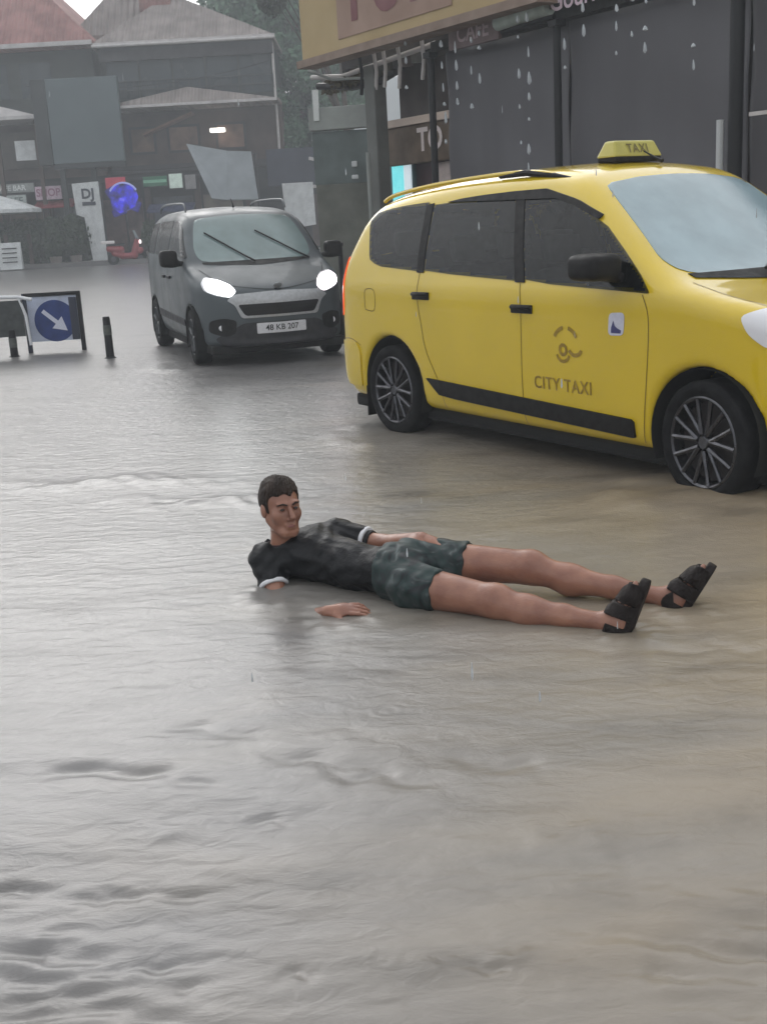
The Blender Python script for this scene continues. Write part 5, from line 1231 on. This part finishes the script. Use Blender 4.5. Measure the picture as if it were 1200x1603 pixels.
# head
body.ell(hp(0, -.012, .035), (.074, .095, .084), HM, .02)
body.ell(hp(0, .024, -.034), (.052, .066, .072), HM, .03)
body.cone(hp(-.014, .066, -.100), hp(.014, .066, -.100), .019, .019, .025)
for s_ in (-1, 1):
    body.cone(hp(s_ * .052, -.005, -.042), hp(s_ * .024, .055, -.092), .020, .017, .03)          # jaw
    body.ell(hp(s_ * .042, .056, -.022), (.022, .02, .024), HM, .03)                          # cheekbone
    body.ell(hp(s_ * .031, .094, .008), (.019, .013, .0125), HM, .014, sub=True)              # eye socket
    body.ell(hp(s_ * .030, .073, .008), (.015, .0135, .012), HM, .003)                        # lids
    body.cone(hp(s_ * .012, .088, .030), hp(s_ * .046, .076, .032), .008, .007, .014)         # brow
    body.ell(hp(s_ * .077, -.012, -.002), (.010, .020, .030), HM, .006)                       # ear
    body.ell(hp(s_ * .012, .098, -.034), (.008, .009, .007), HM, .006)                        # nostril wing
body.cone(hp(0, .086, .022), hp(0, .119, -.024), .0075, .0115, .009)
body.cone(hp(-.018, .085, -.060), hp(.018, .085, -.060), .0075, .0075, .008)
body.cone(hp(-.014, .083, -.072), hp(.014, .083, -.072), .0080, .0080, .008)
body.ell(hp(0, .096, -.066), (.020, .004, .0015), HM, .003, sub=True)

def hand(s, wr, palm_dir, back_n, curl, side, scale=1.0):
    """palm and five fingers; back_n points out of the back of the hand, side=+1 puts the thumb along +cross"""
    d = unit(palm_dir); n = unit(back_n); n = unit(n - d * (n @ d)); w = np.cross(d, n) * side; q = scale
    pc = wr + d * .048 * q
    M = np.stack([d, w, n]); s.ell(pc, (.052 * q, .040 * q, .0165 * q), M, .012); s.cone(wr - d * .01, pc, .025 * q, .022 * q, .02)
    for k, (ln, off, rr) in enumerate(((.072, .030, .0088), (.080, .0105, .0092), (.075, -.0095, .0088), (.060, -.028, .0078))):
        b0 = wr + d * .088 * q + w * off * q; sp = unit(d + w * (off * 2.6)); p = b0; c = curl[k]; L = ln * q
        for j, fr in enumerate((.45, .31, .24)):
            a = c * (j + .6); dr = unit(sp * math.cos(a) - n * math.sin(a)); e = p + dr * L * fr
            r0 = rr * q * (1 - .12 * j); s.cone(p, e, r0, r0 * .90, .0045 if j else .008); p = e
    b0 = wr + d * .028 * q + w * .030 * q; p = b0; dr = unit(d * .62 + w * .75 - n * .25)
    for j, (L, r0) in enumerate(((.036, .0125), (.030, .0105), (.024, .0090))):
        e = p + dr * L * q; s.cone(p, e, r0 * q, r0 * .9 * q, .008); p = e; dr = unit(dr + d * .35 - n * .1)
# near (right) hand resting half sunk on the water, far (left) hand lying over the hip
handR, handL = Sdf(), Sdf()
hand(handR, J['Rwr'] + A3(0, 0, .004), (.98, -.10, .10), (.0, -.35, .94), (.20, .26, .30, .36), 1, .98)
hand(handL, J['Lwr'], (.88, -.40, -.22), (.20, .05, .97), (.22, .26, .30, .36), -1, .98)
body.items += []
full = Sdf(); full.items = body.items
parts_ = []
def cut_box(fn, lo, hi):
    return fn
V1, Q1 = sdf_mesh(full.ev, (-.66, 3.80, -.16), (1.32, 5.0, .32), .0085)
# the head and the hands are sampled finer and joined to the same mesh
headS = Sdf(); headS.items = [it for it in body.items]
def head_f(X, Y, Z):
    d = headS.ev(X, Y, Z); cutp = (X - (HC[0] - up[0] * .10)) * up[0] + (Y - (HC[1] - up[1] * .10)) * up[1] + (Z - (HC[2] - up[2] * .10)) * up[2]
    return np.maximum(d - .0006, -cutp)
V2, Q2 = sdf_mesh(head_f, HC - .17, HC + .16, .0042)
keep = ((V1 - (HC - up * .092)) @ up < 0) | (np.linalg.norm(V1 - HC, axis=1) > .22)
kq = keep[Q1].all(1); Q1 = Q1[kq]
V3, Q3 = sdf_mesh(handR.ev, J['Rwr'] - A3(.06, .10, .08), J['Rwr'] + A3(.22, .10, .08), .0036)
V4, Q4 = sdf_mesh(handL.ev, J['Lwr'] - A3(.07, .18, .15), J['Lwr'] + A3(.22, .10, .08), .0036)
VB = np.vstack([V1, V2, V3, V4]); QB = np.vstack([Q1, Q2 + len(V1), Q3 + len(V1) + len(V2), Q4 + len(V1) + len(V2) + len(V3)])
put('body', VB, QB, M_SKIN)

# hair: short, fuller on top, swept over the forehead
def hair_f(X, Y, Z):
    px, py, pz = X - HC[0], Y - HC[1], Z - HC[2]
    q = [HM[i, 0] * px + HM[i, 1] * py + HM[i, 2] * pz for i in range(3)]
    n = np.sqrt((q[0] / .083) ** 2 + ((q[1] + .016) / .104) ** 2 + ((q[2] - .041) / .094) ** 2); d = (n - 1) * .092
    st = .0012 * np.sin(q[0] * 240 + 90 * q[1]) + .0022 * np.sin(q[0] * 90 + q[1] * 40 + q[2] * 30) + .0012 * np.sin(q[0] * 420 - q[1] * 160 + q[2] * 90)
    d = d + st - .006 * np.clip((q[2] - .07) / .05, 0, 1)
    line = np.interp(q[1].ravel(), [-.15, -.06, -.01, .018, .03, .05, .075, .12], [-.070, -.060, -.020, -.022, .045, .068, .066, .060]).reshape(q[1].shape) + .006 * np.sin(q[0] * 120)
    side_open = np.abs(q[0]) < 9
    return smax(d, line - q[2], .008)
Vh, Qh = sdf_mesh(hair_f, HC - .17, HC + .18, .0045, 0); put('hair', Vh, Qh, M_HAIR)
mb = MB()
for s_ in (-1, 1):
    e = MB().lathe([(.0005, .004), (.004, .0035), (.0075, .001), (.009, -.003)], Matrix.Translation(Vector(hp(s_ * .030, .0865, .008) - OFF)) @ Matrix([[rt[0], fw[0], up[0]], [rt[1], fw[1], up[1]], [rt[2], fw[2], up[2]]]).to_4x4() @ Matrix.Diagonal((1.25, 1, .7, 1)), 16)
    e.build('eye', M_EYE, man, smooth=True)
    MB().tube([tuple(hp(s_ * .012, .0975, .026) - OFF), tuple(hp(s_ * .030, .0945, .033) - OFF), tuple(hp(s_ * .050, .0800, .028) - OFF)], [.0032, .0042, .0022], 6).build('eyebrow', M_HAIR, man, smooth=True)
MB().tube([tuple(hp(-.021, .0865, -.065) - OFF), tuple(hp(0, .0935, -.064) - OFF), tuple(hp(.021, .0865, -.065) - OFF)], [.0035, .007, .0035], 8).build('lips', M_LIP, man, smooth=True)

# shirt with wrinkles
sh_ = Sdf()
sh_.cone(J['Rs'] + A3(0, 0, .004), J['Ls'], .074, .078, .04)
sh_.cone(J['chest'] + A3(0, 0, .015), J['abd'], .124, .104, .06, .92); sh_.cone(J['abd'], J['pel'] + A3(-.03, .02, -.0), .100, .104, .05, .88)
sh_.cone(J['neck'] + A3(.015, -.005, -.055), J['neck'] + A3(.0, 0, .012), .072, .064, .03)
def shirt_f(X, Y, Z):
    d = sh_.ev(X, Y, Z)
    for a, b, fr in (('Rs', 'Rel', .40), ('Ls', 'Lel', .62)):
        P, E = J[a], J[b]; u = unit(E - P); L = np.linalg.norm(E - P) * fr
        t = (X - P[0]) * u[0] + (Y - P[1]) * u[1] + (Z - P[2]) * u[2]; tt = np.clip(t, 0, L + .06)
        r = np.sqrt((X - P[0] - tt * u[0]) ** 2 + (Y - P[1] - tt * u[1]) ** 2 + (Z - P[2] - tt * u[2]) ** 2) - .064
        d = smin(d, np.maximum(r, t - L), .03)
    w_ = .0035 * np.sin(X * 62 + Z * 90 + 3 * np.sin(Y * 30)) * np.sin(Y * 40 + X * 21) + .003 * np.sin((X * .6 - Z) * 95 + 2 * np.sin(X * 25))
    nt_ = (X - J['neck'][0]) * up[0] + (Y - J['neck'][1]) * up[1] + (Z - J['neck'][2]) * up[2]; nr = np.sqrt(np.maximum((X - J['neck'][0]) ** 2 + (Y - J['neck'][1]) ** 2 + (Z - J['neck'][2]) ** 2 - nt_ ** 2, 0)) - .062
    nk = -np.maximum(nr, .030 - nt_)
    wa = (X - J['pel'][0] + .035) * .88 + (Y - J['pel'][1] - .02) * -.47
    return np.maximum(np.maximum(d + w_, nk), wa)
Vs, Qs = sdf_mesh(shirt_f, (-.70, 4.30, -.12), (.16, 5.1, .34), .0068); put('t_shirt', Vs, Qs, M_SHIRT)
def ring_at(P, u, r, w_, th, m, name, flat=1.0):
    u = Vector(u).normalized(); q = Vector((0, 1, 0)).rotation_difference(u).to_matrix().to_4x4()
    MB().lathe([(r - th, -w_ / 2), (r, -w_ / 2), (r + th * .3, 0), (r, w_ / 2), (r - th, w_ / 2)], Matrix.Translation(Vector(P - OFF)) @ q, 32).build(name, m, man, smooth=True)
for a, b, fr in (('Rs', 'Rel', .40), ('Ls', 'Lel', .62)):
    P, E = J[a], J[b]; u = unit(E - P); L = np.linalg.norm(E - P) * fr
    ring_at(P + u * (L + .002), u, .0625, .016, .012, M_CUFF, 'sleeve_cuff')
P, E = J['Ls'], J['Lel']; u = unit(E - P); ring_at(P + u * (np.linalg.norm(E - P) * .62 + .022), u, (.050), .020, .010, M_SHIRT, 'arm_band')
ring_at(J['neck'] + up * .026, up, .060, .022, .010, M_NECK_SHADE, 'neck_shadow_band')

# shorts
so_ = Sdf(); so_.cone(J['pel'] + A3(-.04, .02, 0), J['pel'], .100, .108, .04, .9)
so_.cone(J['pel'], J['Rh'], .108, .100, .05); so_.cone(J['pel'], J['Lh'], .108, .100, .05)
def shorts_f(X, Y, Z):
    d = so_.ev(X, Y, Z)
    for a, b, L, r0, r1 in (('Rh', 'Rk', .125, .098, .088), ('Lh', 'Lk', .20, .098, .090)):
        P, E = J[a], J[b]; u = unit(E - P)
        t = (X - P[0]) * u[0] + (Y - P[1]) * u[1] + (Z - P[2]) * u[2]; tt = np.clip(t, 0, L + .08)
        r = np.sqrt((X - P[0] - tt * u[0]) ** 2 + (Y - P[1] - tt * u[1]) ** 2 + (Z - P[2] - tt * u[2]) ** 2) - (r0 + (r1 - r0) * tt / L)
        d = smin(d, np.maximum(r, t - L), .012)
    w_ = .004 * np.sin(X * 75 + 2.5 * np.sin(Y * 35)) * np.sin(Z * 60 + Y * 30) + .0035 * np.sin((X + Y) * 55 + Z * 70)
    wa = -((X - J['pel'][0] + .06) * .88 + (Y - J['pel'][1] - .02) * -.47)
    return np.maximum(d + w_, wa)
Vs, Qs = sdf_mesh(shorts_f, (-.16, 4.0, -.10), (.56, 4.75, .30), .0068); put('shorts', Vs, Qs, M_SHORT)

# sandals: sole slab, heel cup and two straps over the foot
def sandal(F_, ank):
    heel, ball, t, n, w_ = F_
    ctr = (heel + ball) / 2 + n * .030
    def f(X, Y, Z):
        px, py, pz = X - ctr[0], Y - ctr[1], Z - ctr[2]
        a = px * t[0] + py * t[1] + pz * t[2]; b = px * w_[0] + py * w_[1] + pz * w_[2]; c = px * n[0] + py * n[1] + pz * n[2]
        aa = a - .022; hw = .033 + .010 * np.clip(aa / .1, -1, 1)
        outl = np.sqrt(np.maximum(np.abs(aa) - .097, 0) ** 2 + b ** 2) - hw
        slab = smax(outl, np.abs(c) - .017, .006)
        bd = body.ev(X, Y, Z)
        shell = np.abs(bd - .006) - .0055
        cup = np.maximum(shell, np.maximum(a + .035, -c - .080)); s1 = np.maximum(shell, np.maximum(np.abs(a - .094) - .040, -c - .085)); s2 = np.maximum(shell, np.maximum(np.abs(a - .022) - .027, -c - .100)); s3 = np.maximum(shell, np.maximum(np.maximum(np.abs(b) - .010, -c - .062), np.maximum(-a - .0, a - .10)))
        cup = np.minimum(cup, s3)
        return np.minimum(np.minimum(slab, cup), np.minimum(s1, s2))
    Vx, Qx = sdf_mesh(f, ctr - .19, ctr + .19, .0048); put('sandal', Vx, Qx, M_SAND)
sandal(RF, J['Ra']); sandal(LF, J['La'])

# ------------------------------------------------------------ rain haze
hz = MB().box((0, 160, 26), (700, 560, 55)).build('haze', None)
hz.data.materials.clear()
m = bpy.data.materials.new('rain_haze'); m.use_nodes = True; nt = m.node_tree; nt.nodes.clear()
ou = nt.nodes.new('ShaderNodeOutputMaterial'); vo = nt.nodes.new('ShaderNodeVolumePrincipled')
vo.inputs['Color'].default_value = (.90, .95, .99, 1); vo.inputs['Density'].default_value = .0050; vo.inputs['Anisotropy'].default_value = 0.1
nt.links.new(vo.outputs[0], ou.inputs['Volume']); hz.data.materials.append(m); hz['kind'] = 'stuff'
